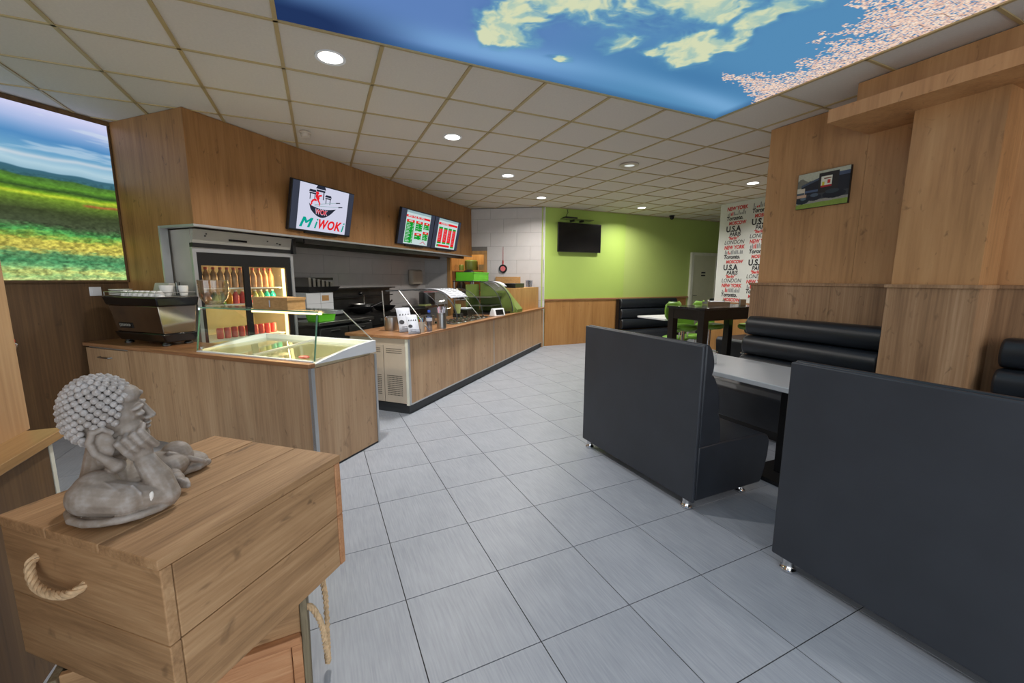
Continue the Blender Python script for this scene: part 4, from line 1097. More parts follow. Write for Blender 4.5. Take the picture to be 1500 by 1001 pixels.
part('box', 'grey_panel', t, lambda b: b.hexa([(-.03, -.09, 0), (.05, -.09, 0), (.05, .13, 0), (-.03, .13, 0)], [(.0, -.09, .115), (.05, -.09, .115), (.05, .12, .115), (.0, .12, .115)]), bevel=.004)

# ------------------------------------------------------------------ drinks refrigerator
t = kthing('drinks_refrigerator', 'tall steel drinks refrigerator with sliding glass doors', 'refrigerator', -.93, 1.75)
FW = 1.13
part('cabinet', 'grey_panel', t, lambda b: (b.box(0, .03, 0, .72, .05, 1.90), b.box(FW - .03, FW, 0, .72, .05, 1.90), b.box(.03, FW - .03, .69, .72, .05, 1.90), b.box(.03, FW - .03, 0, .72, .05, .12), b.box(.03, FW - .03, 0.02, .72, 1.70, 1.90)), smooth=0)
part('top_panel', 'grey_panel', t, lambda b: b.hexa([(.005, -.015, 1.775), (FW - .03, -.015, 1.775), (FW - .03, .02, 1.775), (.005, .02, 1.775)], [(.005, -.05, 1.905), (FW - .03, -.05, 1.905), (FW - .03, .02, 1.905), (.005, .02, 1.905)]), smooth=0)
part('top_cheek', 'black', t, lambda b: b.box(FW - .03, FW + .012, -.06, .1, 1.73, 1.905), smooth=0)
part('dark_strip', 'black', t, lambda b: b.box(.0, FW - .01, -.03, .02, 1.735, 1.775), smooth=0)
def vent(b):
    for q in range(18): b.box(.35 + q * .011, .355 + q * .011, -.041, -.03, 1.815, 1.835)
tag(part('vent_slots', 'black', t, vent, smooth=0), kind='stuff')
for x, z in ((.12, 1.86), (.11, 1.84), (.78, 1.845), (.90, 1.83), (.94, 1.82)): part('screw', 'steel_dark', t, lambda b: b.box(x, x + .012, -.046, -.03, z, z + .012), smooth=0)
part('frame', 'alu', t, lambda b: (b.box(0.0, .035, -.012, .02, .06, 1.735), b.box(FW - .035, FW, -.012, .02, .06, 1.735), b.box(.035, FW - .035, -.012, .02, 1.69, 1.735)), smooth=0)
part('header', 'black', t, lambda b: b.box(.035, FW - .035, -.004, .02, 1.565, 1.69), smooth=0)
part('door_frame', 'black', t, lambda b: (b.box(.035, .075, 0, .02, .15, 1.565), b.box(FW - .10, FW - .035, 0, .02, .15, 1.565), b.box(.50, .565, -.004, .02, .15, 1.565), b.box(.075, FW - .1, 0, .02, .12, .17)), smooth=0)
part('door_glass', 'glass', t, lambda b: b.box(.075, .50, .006, .010, .17, 1.565), smooth=0)
part('door_glass', 'glass', t, lambda b: b.box(.565, FW - .1, .014, .018, .17, 1.565), smooth=0)
part('inner_lining', 'cream_inside', t, lambda b: (b.box(.03, .04, .05, .69, .12, 1.70), b.box(FW - .04, FW - .03, .05, .69, .12, 1.70), b.box(.04, FW - .04, .68, .69, .12, 1.70)), smooth=0)
for z in (1.34, 1.165, .80, .45): part('shelf', 'white_plastic', t, lambda b: b.box(.04, FW - .07, .07, .6, z - .012, z), smooth=0)
part('light_tube', 'led_warm', t, lambda b: b.box(FW - .118, FW - .085, .045, .055, .75, 1.555), smooth=0)
_l = bpy.data.lights.new('refrigerator_light', 'AREA'); _l.shape = 'RECTANGLE'; _l.size = .04; _l.size_y = 1.2; _l.energy = 11.0; _l.color = (1, .60, .26)
_o = bpy.data.objects.new('refrigerator_light', _l); COL.objects.link(_o)
_o.location = K(-.93 + FW - .13, 1.75 + .07, 1.1)
_o.rotation_euler = (Matrix.Rotation(KA + R(62), 4, 'Z') @ Matrix.Rotation(math.pi / 2, 4, 'X')).to_euler()
def bottle(name, body, cap, x, z, label, group, h=.19, r=.032, y=1.95):
    t = kthing(name, label, 'bottle', x, y, z, group)
    part('body', body, t, lambda b: b.lathe([(r * .9, 0), (r, .01), (r, h * .58), (r * .85, h * .68), (r * .42, h * .84), (r * .42, h * .92)], seg=14))
    part('cap', cap, t, lambda b: b.lathe([(r * .48, h * .9), (r * .48, h), (0, h)], seg=12))
    return t
b0 = None
for n in range(13):
    x = -.835 + n * .0735
    lab = '%s red capped bottle of the upper shelf behind the %s glass door' % (ORD[n % 6 if n < 12 else 6], 'left' if n < 6 else 'right')
    g = 'upper shelf bottles in the left door' if n < 6 else 'upper shelf bottles in the right door'
    if b0 is None: b0 = bottle('drink_bottle', 'bottle_clear', 'cap_red', x, 1.341, lab, g, .215, .0355)
    else: dup(b0, K(x, 1.95, 1.341), KA, lab, g)
cols = [('drink_orange', 'amber juice bottle left of the green bottles on the lower shelf'), ('drink_green', 'green juice bottle on the lower shelf, left of a pair'), ('drink_green', 'green juice bottle on the lower shelf, right of a pair'),
        ('drink_orange', 'orange juice bottle beside the dark door bar'), ('drink_red', 'red juice bottle behind the dark door bar'), ('drink_red', 'pink juice bottle, first past the door bar'), ('drink_red', 'pink juice bottle, second past the door bar'),
        ('drink_pale', 'pale green bottle, left of the two pale ones'), ('drink_pale', 'pale green bottle, right of the two pale ones'), ('drink_teal', 'turquoise bottle, left of the two turquoise ones'), ('drink_teal', 'turquoise bottle nearest the light tube')]
for n, (m, lab) in enumerate(cols):
    bottle('juice_bottle', m, 'white_plastic', -.70 + n * .076, 1.166, lab, 'juice bottles on the lower shelf', .145, .034)
can = None
for n in range(9):
    lab = 'red drink can low in the refrigerator'
    if can is None:
        can = MB().lathe([(.026, 0), (.032, .008), (.032, .105), (.026, .115), (0, .113)], seg=14).build('drink_can', 'drink_red')
        c = can
    else: c = can.copy(); COL.objects.link(c)
    c.location = K(-.62 + n * .08, 1.93, .801); tag(c, '%s red drink can from the left in the low refrigerator row' % ORD[n], 'can', 'low row of drink cans')

# ------------------------------------------------------------------ serving counter
t = kthing('serving_counter', 'long wood fronted serving counter with a black plinth', 'counter', 0, 0)
for a, c in ((.035, 2.245), (2.262, 4.79)): part('front_panel', 'wood_counter', t, lambda b: b.box(a, c, 0.0, .02, .115, .818), smooth=0)
for a in (0.005, 2.247): part('front_strip', 'alu', t, lambda b: b.box(a, a + (.026 if a < 1 else .014), -.005, .02, .105, .818), smooth=0)
part('bottom_strip', 'alu', t, lambda b: b.box(.03, 4.79, -.004, .02, .10, .115), smooth=0)
part('plinth', 'charcoal', t, lambda b: (b.box(.02, 4.82, .02, .04, 0, .10), b.box(.02, .04, .04, .76, 0, .10)), smooth=0)
part('end_post', 'wood_counter', t, lambda b: b.box(4.80, 4.87, -.01, .03, 0, .80), smooth=0)
part('end_strip', 'alu', t, lambda b: b.box(4.872, 4.885, -.014, .02, 0, .80), smooth=0)
part('back_panel', 'steel_dark', t, lambda b: b.box(.03, 4.7, .74, .76, .1, .80), smooth=0)
sp = part('side_panel', 'cream_metal', t, lambda b: (b.box(.004, .02, .03, .76, .115, .815), b.box(-.012, .004, .03, .30, .12, .74), b.box(-.012, .004, .31, .74, .12, .74)), smooth=0)
part('corner_post', 'frame_white', t, lambda b: b.box(-.006, .03, 0.0, .034, .10, .818), smooth=0)
def slots(b):
    for y0, n in ((.075, 11), (.345, 18)):
        for zz, rows in ((.66, 3), (.20, 11)):
            for r in range(rows):
                for c in range(n):
                    b.box(-.0135, -.0115, y0 + c * .018, y0 + c * .018 + .011, zz + r * .021, zz + r * .021 + .009)
tag(part('vent_slots', 'black', sp, slots, smooth=0), kind='stuff')
t = kthing('serving_worktop', 'long brown wooden worktop of the serving counter', 'worktop', 0, 0)
part('board', 'wood_top', t, lambda b: (b.box(-.03, 1.16, -.03, .80, .82, .85), b.box(1.16, 2.42, -.03, .09, .82, .85), b.box(1.16, 2.42, .48, .80, .82, .85), b.box(2.42, 4.77, -.03, .80, .82, .85), b.box(4.77, 4.92, -.03, .06, .82, .85)), bevel=.003)
ZC = .8505
# cold well with round lids
t = kthing('cold_well', 'steel cold well with a rim set into the serving counter', 'cold well', 1.17, .095, .80)
part('rim', 'steel', t, lambda b: (b.box(0, 1.24, 0, .38, 0, .01), b.box(0, 1.24, 0, .012, .01, .052), b.box(0, 1.24, .368, .38, .01, .052), b.box(0, .012, .012, .368, .01, .052), b.box(1.228, 1.24, .012, .368, .01, .052)), smooth=0)
for r in range(2):
    for c in range(6):
        t = kthing('food_container', '%s lidded steel container from the counter corner, %s row of the cold well' % (ORD[c], ('front', 'back')[r]), 'container', 1.285 + c * .2, .195 + r * .18, .811, 'steel containers in the cold well')
        part('pan', 'steel', t, lambda b: b.lathe([(.07, 0), (.08, .04), (.085, .045)], seg=18))
        part('lid', 'steel_mirror', t, lambda b: b.lathe([(.083, .045), (.06, .056), (.015, .06), (.012, .072), (0, .074)], seg=18))
# glass guard over the cold well
def guard_profile(n=10, y0=.06, y1=.46, z0=.90, z1=1.30):
    return [(y0 + (y1 - y0) * (1 - math.cos(math.pi / 2 * k / n)), z0 + (z1 - z0) * math.sin(math.pi / 2 * k / n)) for k in range(n + 1)] + [(y1 + .18, z1)]
t = kthing('sneeze_guard', 'curved glass guard on thin steel legs over the cold well', 'glass guard', 0, 0, ZC)
for a, c in ((.82, 1.18), (1.20, 1.98)):
    part('curved_glass', 'glass', t, lambda b: b.sheet([[(a, y, z - ZC), (c, y, z - ZC)] for y, z in guard_profile()]))
    for q in (a, c): part('glass_edge', 'charcoal', t, lambda b: b.tube([(q, y, z - ZC) for y, z in guard_profile()], .004, 6))
for x in (.52, 1.94):
    part('leg', 'steel', t, lambda b: b.tube([(x - .02, .05, 0), (x + .02, .48, .45)], .006, 8))
    part('leg', 'steel', t, lambda b: b.tube([(x - .08, .62, 0), (x - .08, .64, .45)], .008, 8))
part('top_bar', 'charcoal', t, lambda b: b.box(.48, 1.98, .62, .635, .44, .455), smooth=0)
t = kthing('paper_sheet', 'white printed sheet draped over the curved glass guard', 'paper', 0, 0, 0)
part('sheet', 'paper', t, lambda b: b.sheet([[(x, y - .006, z + .006) for x in np.linspace(1.24, 1.72, 6)] for y, z in guard_profile()[5:]]), solid=.001)
tx = MB()
for k in range(9):
    y, z = guard_profile(30)[13 + 2 * k]
    for x0, x1 in ((1.27, 1.42), (1.46, 1.58), (1.61, 1.69)): tx.add([(x0, y - .0085, z + .0085), (x1, y - .0085, z + .0085), (x1, y - .0075, z + .0145), (x0, y - .0075, z + .0145)], [(0, 1, 2, 3)])
tag(tx.build('print_lines', 'ink_grey', t, 0), kind='stuff')

# things on the near end of the serving counter
def pot(label, x, y, r, h, name='steel_pot'):
    t = kthing(name, label, 'pot', x, y, ZC)
    part('body', 'steel', t, lambda b: b.lathe([(r * .96, 0), (r, .01), (r, h), (r * .95, h), (r * .95, .015), (0, .012)], seg=24, cap=False))
    part('rim', 'chrome', t, lambda b: b.lathe([(r, h - .004), (r + .006, h), (r, h + .004), (r - .004, h)], seg=24, cap=False))
    return t
pot('steel pot standing behind the white leaflets', .36, .47, .075, .155)
pot('squat steel pot behind the water bottle', .80, .38, .10, .12)
pot('squat steel pot beside the cold well', 1.02, .40, .09, .12)
def leaflet(label, x, y, rz, w, h):
    t = kthing('leaflet_stand', label, 'leaflet', x, y, ZC, 'leaflets on the serving counter', rz)
    lean = lambda z: .32 * z + .05 * (z / h) ** 2
    part('sheet', 'paper', t, lambda b: b.sheet([[(-w / 2, lean(z), z), (w / 2, lean(z), z)] for z in np.linspace(0.004, h, 8)]), solid=.002)
    part('holder', 'plastic_clear', t, lambda b: (b.box(-w / 2 - .004, w / 2 + .004, -.022, -.018, 0, .055), b.box(-w / 2 - .004, w / 2 + .004, -.022, .02, 0, .004)), smooth=0)
    p = MB()
    for k in range(4): p.add([(-w * .36 + k * w * .2, lean(h * .70) - .004, h * .68), (-w * .24 + k * w * .2, lean(h * .70) - .004, h * .68), (-w * .24 + k * w * .2, lean(h * .77) - .004, h * .76), (-w * .36 + k * w * .2, lean(h * .77) - .004, h * .74)], [(0, 1, 2, 3)])
    p.add([(-w * .25 + w * .19 * math.cos(a), lean(h * .42 + h * .09 * math.sin(a)) - .004, h * .42 + h * .09 * math.sin(a)) for a in np.linspace(0, 6.28, 13)[:-1]], [list(range(12))])
    for z in (.14, .22): p.add([(-w * .3, lean(h * z) - .004, h * z), (w * .2, lean(h * z) - .004, h * z), (w * .2, lean(h * z) - .003, h * z + .004), (-w * .3, lean(h * z) - .003, h * z + .004)], [(0, 1, 2, 3)])
    tag(p.build('print', 'ink_black', t, 0), kind='stuff')
leaflet('larger white leaflet with dark print, standing furthest back on the counter corner', .27, .20, R(-38), .155, .265)
leaflet('smaller white leaflet in a clear holder at the counter corner', .17, .03, R(-38), .125, .20)
t = kthing('pen_cup', 'beige paper cup full of coloured pens', 'cup', .315, .035, ZC)
part('cup', 'cream_metal', t, lambda b: b.lathe([(.03, 0), (.042, .12), (.040, .12), (.028, .004), (0, .004)], seg=18, cap=False))
for k, m in enumerate(('red', 'cyan', 'drink_green', 'red', 'cyan', 'ink_black')):
    a = k * 1.05
    part('pen', m, t, lambda b: b.tube([(.012 * math.cos(a), .012 * math.sin(a), .01), (.035 * math.cos(a), .035 * math.sin(a), .15 + .012 * (k % 3))], .0055, 6))
t = kthing('water_bottle', 'clear blue water bottle with a blue cap on the serving counter', 'bottle', .445, .015, ZC)
part('body', 'water_blue', t, lambda b: b.lathe([(.030, 0), (.033, .012), (.033, .06), (.029, .075), (.029, .10), (.034, .115), (.034, .16), (.026, .19), (.013, .212), (.013, .22)], seg=20))
part('label_band', 'paper', t, lambda b: b.lathe([(.0345, .118), (.0345, .155)], seg=20, cap=False))
part('cap', 'cap_blue', t, lambda b: b.lathe([(.016, .215), (.016, .24), (0, .24)], seg=16))
t = kthing('straw_cup', 'ribbed steel cup with wrapped straws on the serving counter', 'cup', .735, .025, ZC)
part('cup', 'steel', t, lambda b: b.lathe([(.055, 0)] + [(.055 + (.003 if k % 2 else 0), .012 + k * .011) for k in range(16)] + [(.057, .19), (.052, .19), (.052, .01), (0, .01)], seg=24, cap=False))
for k in range(12):
    a = k * 2.4
    part('straw', 'paper' if k % 3 else 'scr_pink', t, lambda b: b.tube([(.02 * math.cos(a), .02 * math.sin(a), .02), (.045 * math.cos(a), .045 * math.sin(a), .225 + .012 * (k % 4))], .0055, 6))
t = kthing('plastic_cup', 'pale green plastic cup behind the glass guard', 'cup', 2.14, .56, ZC)
part('cup', 'drink_pale', t, lambda b: b.lathe([(.034, .06), (.05, .20), (.048, .20), (.032, .064), (0, .064)], seg=18, cap=False))
part('coaster', 'black', t, lambda b: b.box(-.06, .06, -.06, .06, 0, .06), smooth=0)
t = kthing('black_tray', 'dark tray with white napkins behind the guard', 'tray', 2.50, .62, ZC)
part('tray', 'black_wood', t, lambda b: b.box(-.16, .16, -.13, .13, 0, .10), bevel=.006)
part('napkins', 'paper', t, lambda b: b.box(-.12, .1, -.09, .09, .10, .125), bevel=.01)
t = kthing('payment_terminal', 'white and black card terminal on the serving counter', 'terminal', 2.56, -.005 + .06, ZC, None, R(-18))
part('case', 'white_plastic', t, lambda b: b.hexa([(-.13, -.05, 0), (.13, -.05, 0), (.13, .09, 0), (-.13, .09, 0)], [(-.13, -.01, .125), (.13, -.01, .125), (.13, .04, .125), (-.13, .04, .125)]), bevel=.012, seg=3)
part('screen', 'black_gloss', t, lambda b: b.hexa([(-.09, -.045, .02), (.09, -.045, .02), (.09, -.02, .02), (-.09, -.02, .02)], [(-.09, -.019, .105), (.09, -.019, .105), (.09, 0, .105), (-.09, 0, .105)]), smooth=0)
# green glazed display case
t = kthing('glass_display_case', 'olive green display case with a curved glass front', 'display case', 2.70, 0, ZC)
cp = [(y, z - ZC) for y, z in guard_profile(12, .05, .5, .88, 1.40)]
part('base', 'black', t, lambda b: b.box(.02, .62, .10, .72, 0, .03), smooth=0)
part('curved_glass', 'glass_dark', t, lambda b: b.sheet([[(.02, y, z), (.50, y, z)] for y, z in cp]))
part('glass_edge', 'charcoal', t, lambda b: b.tube([(.50, y, z) for y, z in cp], .008, 6))
part('glass_edge', 'charcoal', t, lambda b: b.tube([(.02, y, z) for y, z in cp], .006, 6))
part('end_panel', 'olive', t, lambda b: b.prism([(.03, .0), (.03, .06)] + [(y, z) for y, z in cp[3:]] + [(.68, 0)], .51, .60, 'x'), bevel=.004)
part('slope_panel', 'olive', t, lambda b: b.prism([(.0, .0), (.0, .055), (.30, .40), (.66, .42), (.66, 0)], .60, .88, 'x'), bevel=.004)
for z in (.14, .28): part('shelf', 'steel', t, lambda b: b.box(.03, .5, .25, .7, z, z + .01), smooth=0)
part('inside_panel', 'olive', t, lambda b: b.box(.02, .5, .70, .72, .03, .5), smooth=0)
part('white_cover', 'paper', t, lambda b: b.sheet([[(x, y, z + .008) for x in np.linspace(.46, .86, 5)] for y, z in [(.30, .45), (.36, .50), (.44, .535), (.56, .54)]]), solid=.002)
t = kthing('wooden_hutch', 'open wooden box at the far end of the serving counter', 'box', 3.62, .02, ZC)
part('front', 'plywood', t, lambda b: b.box(.06, 1.16, .06, .08, 0.0, .41), smooth=0)
part('side', 'plywood', t, lambda b: b.box(.04, .06, .06, .50, 0, .41), smooth=0)
part('side', 'plywood', t, lambda b: b.box(1.16, 1.18, .06, .50, 0, .41), smooth=0)
part('top', 'plywood', t, lambda b: b.box(.04, 1.18, .06, .50, .41, .425), smooth=0)
t = kthing('black_tray_box', 'flat black box lying on the wooden hutch', 'box', 3.95, .32, ZC + .4255)
part('box', 'black_wood', t, lambda b: b.box(-.24, .26, -.13, .13, 0, .085), bevel=.004)
part('front_label', 'plywood', t, lambda b: b.box(.26, .263, -.10, .10, .02, .07), smooth=0)
t = kthing('clear_cups', 'stack of clear cups on the wooden hutch by the white tiles', 'cups', 4.62, .25, ZC + .4255)
part('cups', 'plastic_clear', t, lambda b: [b.lathe([(.04, 0), (.055, .13), (.053, .13), (.038, .004)], (.0, 0, .015 * k), 18, cap=False) for k in range(2)])
t = kthing('clear_cups', 'second stack of clear cups, nearer the corner of the white tiles', 'cups', 4.745, .25, ZC + .4255)
part('cups', 'plastic_clear', t, lambda b: [b.lathe([(.04, 0), (.055, .13), (.053, .13), (.038, .004)], (.0, 0, .012 * k), 18, cap=False) for k in range(2)])

# till shelf with green crate behind the counter
t = kthing('till_stand', 'steel stand with dark shelves behind the serving counter', 'stand', 3.42, .92)
for x in (0, .72):
    for y in (0, .4): part('leg', 'steel', t, lambda b: b.tube([(x, y, 0), (x, y, 1.41)], .014, 8))
for z in (.85, 1.05, 1.22, 1.40): part('shelf', 'steel_dark', t, lambda b: b.box(-.03, .75, -.02, .42, z - .012, z), smooth=0)
t = kthing('monitor', 'black monitor seen from behind under the green crate', 'monitor', 3.62, .99, 1.052)
part('case', 'black', t, lambda b: b.box(-.16, .22, .0, .05, .0, .145), bevel=.006)
part('cable', 'cyan', t, lambda b: b.tube([(-.1, -.02, .03), (0, -.03, .05), (.15, -.02, .035)], .012))
t = kthing('green_crate', 'bright green plastic crate on the stand by the doorway', 'crate', 3.45, .93, 1.4005)
part('crate', 'green_plastic', t, lambda b: (b.box(0, .68, 0, .012, 0, .165), b.box(0, .68, .36, .372, 0, .165), b.box(0, .012, 0, .372, 0, .165), b.box(.668, .68, 0, .372, 0, .165), b.box(0, .68, 0, .372, 0, .01)), smooth=0)
for z in (.04, .08, .12): part('rib', 'green_plastic', t, lambda b: b.box(0, .68, -.006, 0, z, z + .008), smooth=0)
part('rim', 'green_plastic', t, lambda b: b.box(-.012, .692, -.012, 0, .15, .168), smooth=0)
t = kthing('black_bowl', 'dark bowl poking out of the green crate', 'bowl', 3.6, 1.1, 1.42)
part('bowl', 'black', t, lambda b: b.ell((0, 0, .10), (.13, .13, .10)))

# ------------------------------------------------------------------ kitchen
t = kthing('cooking_range', 'black and steel wok range against the tiled wall', 'range', 1.55, 1.95)
part('body', 'black', t, lambda b: (b.box(0, 1.9, 0, .62, .1, .84)), smooth=0)
part('top', 'steel_dark', t, lambda b: b.box(-.01, 1.91, -.02, .62, .84, .87), smooth=0)
part('control_panel', 'steel_dark', t, lambda b: b.box(0, 1.9, -.025, 0, .70, .84), smooth=0)
for k in range(6): part('knob', 'steel', t, lambda b: b.box(.15 + k * .28, .19 + k * .28, -.05, -.025, .75, .79), smooth=0, bevel=.006)
for x in (.02, 1.86): part('leg', 'steel', t, lambda b: b.box(x, x + .03, .02, .05, 0, .1), smooth=0)
part('splashback', 'steel_dark', t, lambda b: b.box(-.08, 1.55, .615, .63, .87, 1.29), smooth=0)
part('splash_shelf', 'steel_dark', t, lambda b: b.box(-.10, 1.58, .50, .615, 1.27, 1.29), smooth=0)
part('rail', 'black', t, lambda b: b.box(-.1, 1.55, .54, .56, 1.135, 1.15), smooth=0)
def wok(label, x, y, z, rz, r=.2):
    t = kthing('wok_pan', label, 'pan', x, y, z, None, rz)
    part('pan', 'black', t, lambda b: b.lathe([(.06, 0), (r * .7, .03), (r, .10), (r - .006, .10), (r * .68, .036), (0, .01)], seg=28, cap=False))
    part('handle', 'black', t, lambda b: b.tube([(r - .01, 0, .09), (r + .12, 0, .13), (r + .26, 0, .17)], [.012, .011, .016], 8))
wok('black wok with a raised handle on the left burner of the range', 1.85, 2.2, .872, R(-10))
wok('black wok on the right burner of the range', 2.45, 2.2, .872, R(20))
t = kthing('steel_pan', 'low steel pan stacked on the range behind the woks', 'pan', 2.15, 2.4, .872)
part('pan', 'steel', t, lambda b: b.lathe([(.15, .08), (.17, .14), (.165, .14), (.145, .085), (0, .085)], seg=24, cap=False))
part('stand', 'black', t, lambda b: b.lathe([(.15, 0), (.15, .08)], seg=20))
t = kthing('water_tap', 'thin chrome tap over the range', 'tap', 2.28, 2.53, 1.155)
part('spout', 'chrome', t, lambda b: b.tube([(0, .04, .03), (0, -.02, .03), (0, -.04, .01), (0, -.042, -.17)], .008))
part('valve', 'steel_dark', t, lambda b: b.ell((0, .02, .03), (.04, .03, .03)))
t = kthing('work_bench', 'stainless steel work bench with drawers behind the display', 'bench', .42, 1.62)
part('top', 'steel', t, lambda b: b.box(0, 1.05, 0, .55, .84, .88), bevel=.004)
part('body', 'steel_dark', t, lambda b: b.box(.02, 1.03, .03, .54, .1, .80), smooth=0)
for k in range(2): 
    d = part('drawer', 'steel', t, lambda b: b.box(.03 + k * .5, .51 + k * .5, .01, .03, .60, .79), smooth=0)
    part('pull', 'steel_dark', d, lambda b: b.box(.2 + k * .5, .35 + k * .5, -.008, .01, .74, .76), smooth=0)
for x in (.03, .99): part('leg', 'steel', t, lambda b: b.box(x, x + .03, .04, .07, 0, .1), smooth=0)
t = kthing('green_tub', 'green plastic tub on the steel bench behind the freezer display', 'tub', .50, 1.70, .8805)
part('tub', 'green_plastic', t, lambda b: b.hexa([(.0, .0, 0), (.26, 0, 0), (.26, .2, 0), (0, .2, 0)], [(-.02, -.02, .11), (.28, -.02, .11), (.28, .22, .11), (-.02, .22, .11)]), bevel=.006)
part('rim', 'green_plastic', t, lambda b: b.box(-.03, .29, -.03, .23, .105, .12), smooth=0)
t = kthing('microwave_oven', 'white kitchen appliance with a yellow label behind the freezer', 'appliance', .84, 2.26, .8805)
part('case', 'white_plastic', t, lambda b: b.box(0, .50, 0, .32, 0.0, .36), bevel=.006)
part('door_seam', 'ink_grey', t, lambda b: (b.box(.25, .253, -.002, 0, .0, .36), b.box(0, .5, -.002, 0, .20, .203)), smooth=0)
part('yellow_label', 'cardboard', t, lambda b: b.box(.28, .41, -.003, 0, .235, .315), smooth=0)
part('side_switch', 'black', t, lambda b: b.box(.5, .53, .02, .08, .1, .2), smooth=0)
t = kthing('foil_tray', 'black tray of steel lids above the white appliance', 'tray', .86, 2.22, 1.255)
part('tray', 'black', t, lambda b: b.hexa([(0, 0, 0), (.50, 0, 0), (.50, .34, 0), (0, .34, 0)], [(-.02, -.02, .07), (.575, -.02, .07), (.575, .36, .07), (-.02, .36, .07)]), smooth=0)
part('bracket', 'black', t, lambda b: b.box(0.05, .1, .1, .34, -.0135, 0), smooth=0)
for k in range(6): part('lid', 'steel', t, lambda b: b.box(.02 + k * .08, .07 + k * .08, .02, .30, .05, .20 - .012 * k), smooth=0, bevel=.01)
t = kthing('knife_strip', 'dark magnetic strip on the tiled kitchen wall', 'strip', 1.35, 2.598, 1.42)
part('strip', 'steel_dark', t, lambda b: b.box(-.5, .32, -.02, 0, 0, .035), smooth=0)
part('end_stop', 'black', t, lambda b: b.box(.32, .33, -.022, 0, -.002, .037), smooth=0)
t = kthing('towel_dispenser', 'cream paper towel dispenser on the tiled kitchen wall', 'dispenser', 3.95, 2.598, 1.32)
part('case', 'cream_metal', t, lambda b: b.box(-.2, .2, -.13, 0, 0, .31), bevel=.05, seg=4)
part('outlet', 'black', t, lambda b: b.box(-.1, .1, -.1, -.02, -.012, .01), smooth=0)
t = kthing('prep_table', 'long steel prep table with pans against the tiled wall', 'table', 3.5, 2.02)
part('top', 'steel', t, lambda b: b.box(0, .85, 0, .55, .86, .90), smooth=0)
for x in (.02, .80):
    for y in (.03, .5): part('leg', 'steel', t, lambda b: b.box(x, x + .03, y, y + .03, 0, .86), smooth=0)
t = kthing('stock_pot', 'large dark stock pot on the prep table', 'pot', 3.92, 2.25, .9005)
part('pot', 'steel_dark', t, lambda b: b.lathe([(.16, 0), (.165, .02), (.165, .26), (.15, .26), (.15, .02), (0, .02)], seg=24, cap=False))
part('lid', 'steel', t, lambda b: b.lathe([(.17, .26), (.12, .285), (.02, .295), (.015, .315), (0, .316)], seg=24))
t = kthing('cutting_board', 'yellow cutting board lying on the prep table', 'board', 3.62, 2.1, .9005)
part('board', 'drink_pale', t, lambda b: b.box(-.1, .12, -.06, .1, 0, .03), bevel=.004)

# hanging pan, board and things on the end wall (local x along the end wall)
def ething(name, label, cat, x, y, z=0.): 
    p = E0 + Vector((math.cos(EA), math.sin(EA), 0)) * x + Vector((-math.sin(EA), math.cos(EA), 0)) * y
    return thing(name, label, cat, (p.x, p.y, z), EA)
t = ething('hanging_pan', 'small round pan hanging by a red cord on the white tiles', 'pan', 1.77, -.003, 1.56)
part('pan', 'black', t, lambda b: b.lathe([(0, 0), (.075, .0), (.09, .012), (.09, .02), (.075, .016), (0, .012)], seg=24, cap=False).move(Matrix.Translation((0, -.003, .10)) @ Matrix.Rotation(math.pi / 2, 4, 'X')))
part('inlay', 'drink_red', t, lambda b: b.lathe([(0, 0), (.055, 0), (.055, .006), (0, .006)], seg=20).move(Matrix.Translation((0, -.02, .10)) @ Matrix.Rotation(math.pi / 2, 4, 'X')))
part('handle', 'red', t, lambda b: b.tube([(0, -.01, .18), (-.012, -.01, .25), (0, -.01, .29), (.012, -.01, .25), (0, -.01, .18)], .006, 6))
part('cord', 'red', t, lambda b: b.tube([(0, -.01, .29), (0, -.006, .56)], .003, 6))
t = ething('cork_board', 'plain brown board leaning on the white tiles', 'board', 1.88, -.01, 1.25)
part('board', 'cardboard', t, lambda b: b.box(-.27, .27, -.03, -.006, 0, .24), bevel=.003)
part('battens', 'plywood', t, lambda b: b.box(-.25, .25, -.006, -.002, .02, .05), smooth=0)

# back room behind the doorway
t = ething('storage_shelf', 'wooden wall shelf with kitchenware in the back room', 'shelf', .95, 1.24, 1.62)
part('board', 'plywood', t, lambda b: b.box(-.75, .75, -.32, 0, 0, .025), smooth=0)
for x in (-.6, .6): part('bracket', 'plywood', t, lambda b: b.box(x, x + .03, -.25, 0, -.15, 0), smooth=0)
def stored(name, label, cat, x, z, m, fn):
    t = ething(name, label, cat, x, 1.07, z); part(name.split('_')[-1], m, t, fn); return t
stored('glass_jar', 'small glass jar at the left end of the back room shelf', 'jar', .40, 1.6455, 'plastic_clear', lambda b: b.lathe([(.05, 0), (.055, .1), (.04, .12), (.04, .14), (0, .14)], seg=16))
stored('dark_jar', 'dark jar beside the glass jar on the back room shelf', 'jar', .53, 1.6455, 'olive', lambda b: b.lathe([(.06, 0), (.065, .12), (.05, .14), (0, .14)], seg=16))
stored('steel_tin', 'large dull tin in the middle of the back room shelf', 'tin', .78, 1.6455, 'olive', lambda b: b.lathe([(.15, 0), (.16, .05), (.16, .22), (.13, .25), (0, .25)], seg=20))
stored('flat_box', 'flat brown box at the right end of the back room shelf', 'box', 1.12, 1.6455, 'plank_grey', lambda b: b.box(-.14, .14, -.1, .1, 0, .14))
t = ething('storage_counter', 'wooden counter in the back room', 'counter', .95, .75)
part('top', 'plywood', t, lambda b: b.box(-.8, .8, 0, .48, .92, .95), smooth=0)
part('front', 'plywood', t, lambda b: b.box(-.8, .8, .02, .04, 0, .92), smooth=0)
t = ething('dark_canister', 'dark red canister on the back room counter', 'canister', .55, .95, .9505)
part('canister', 'black_wood', t, lambda b: b.lathe([(.11, 0), (.12, .3), (.09, .4), (.05, .45), (.05, .5), (0, .5)], seg=18))
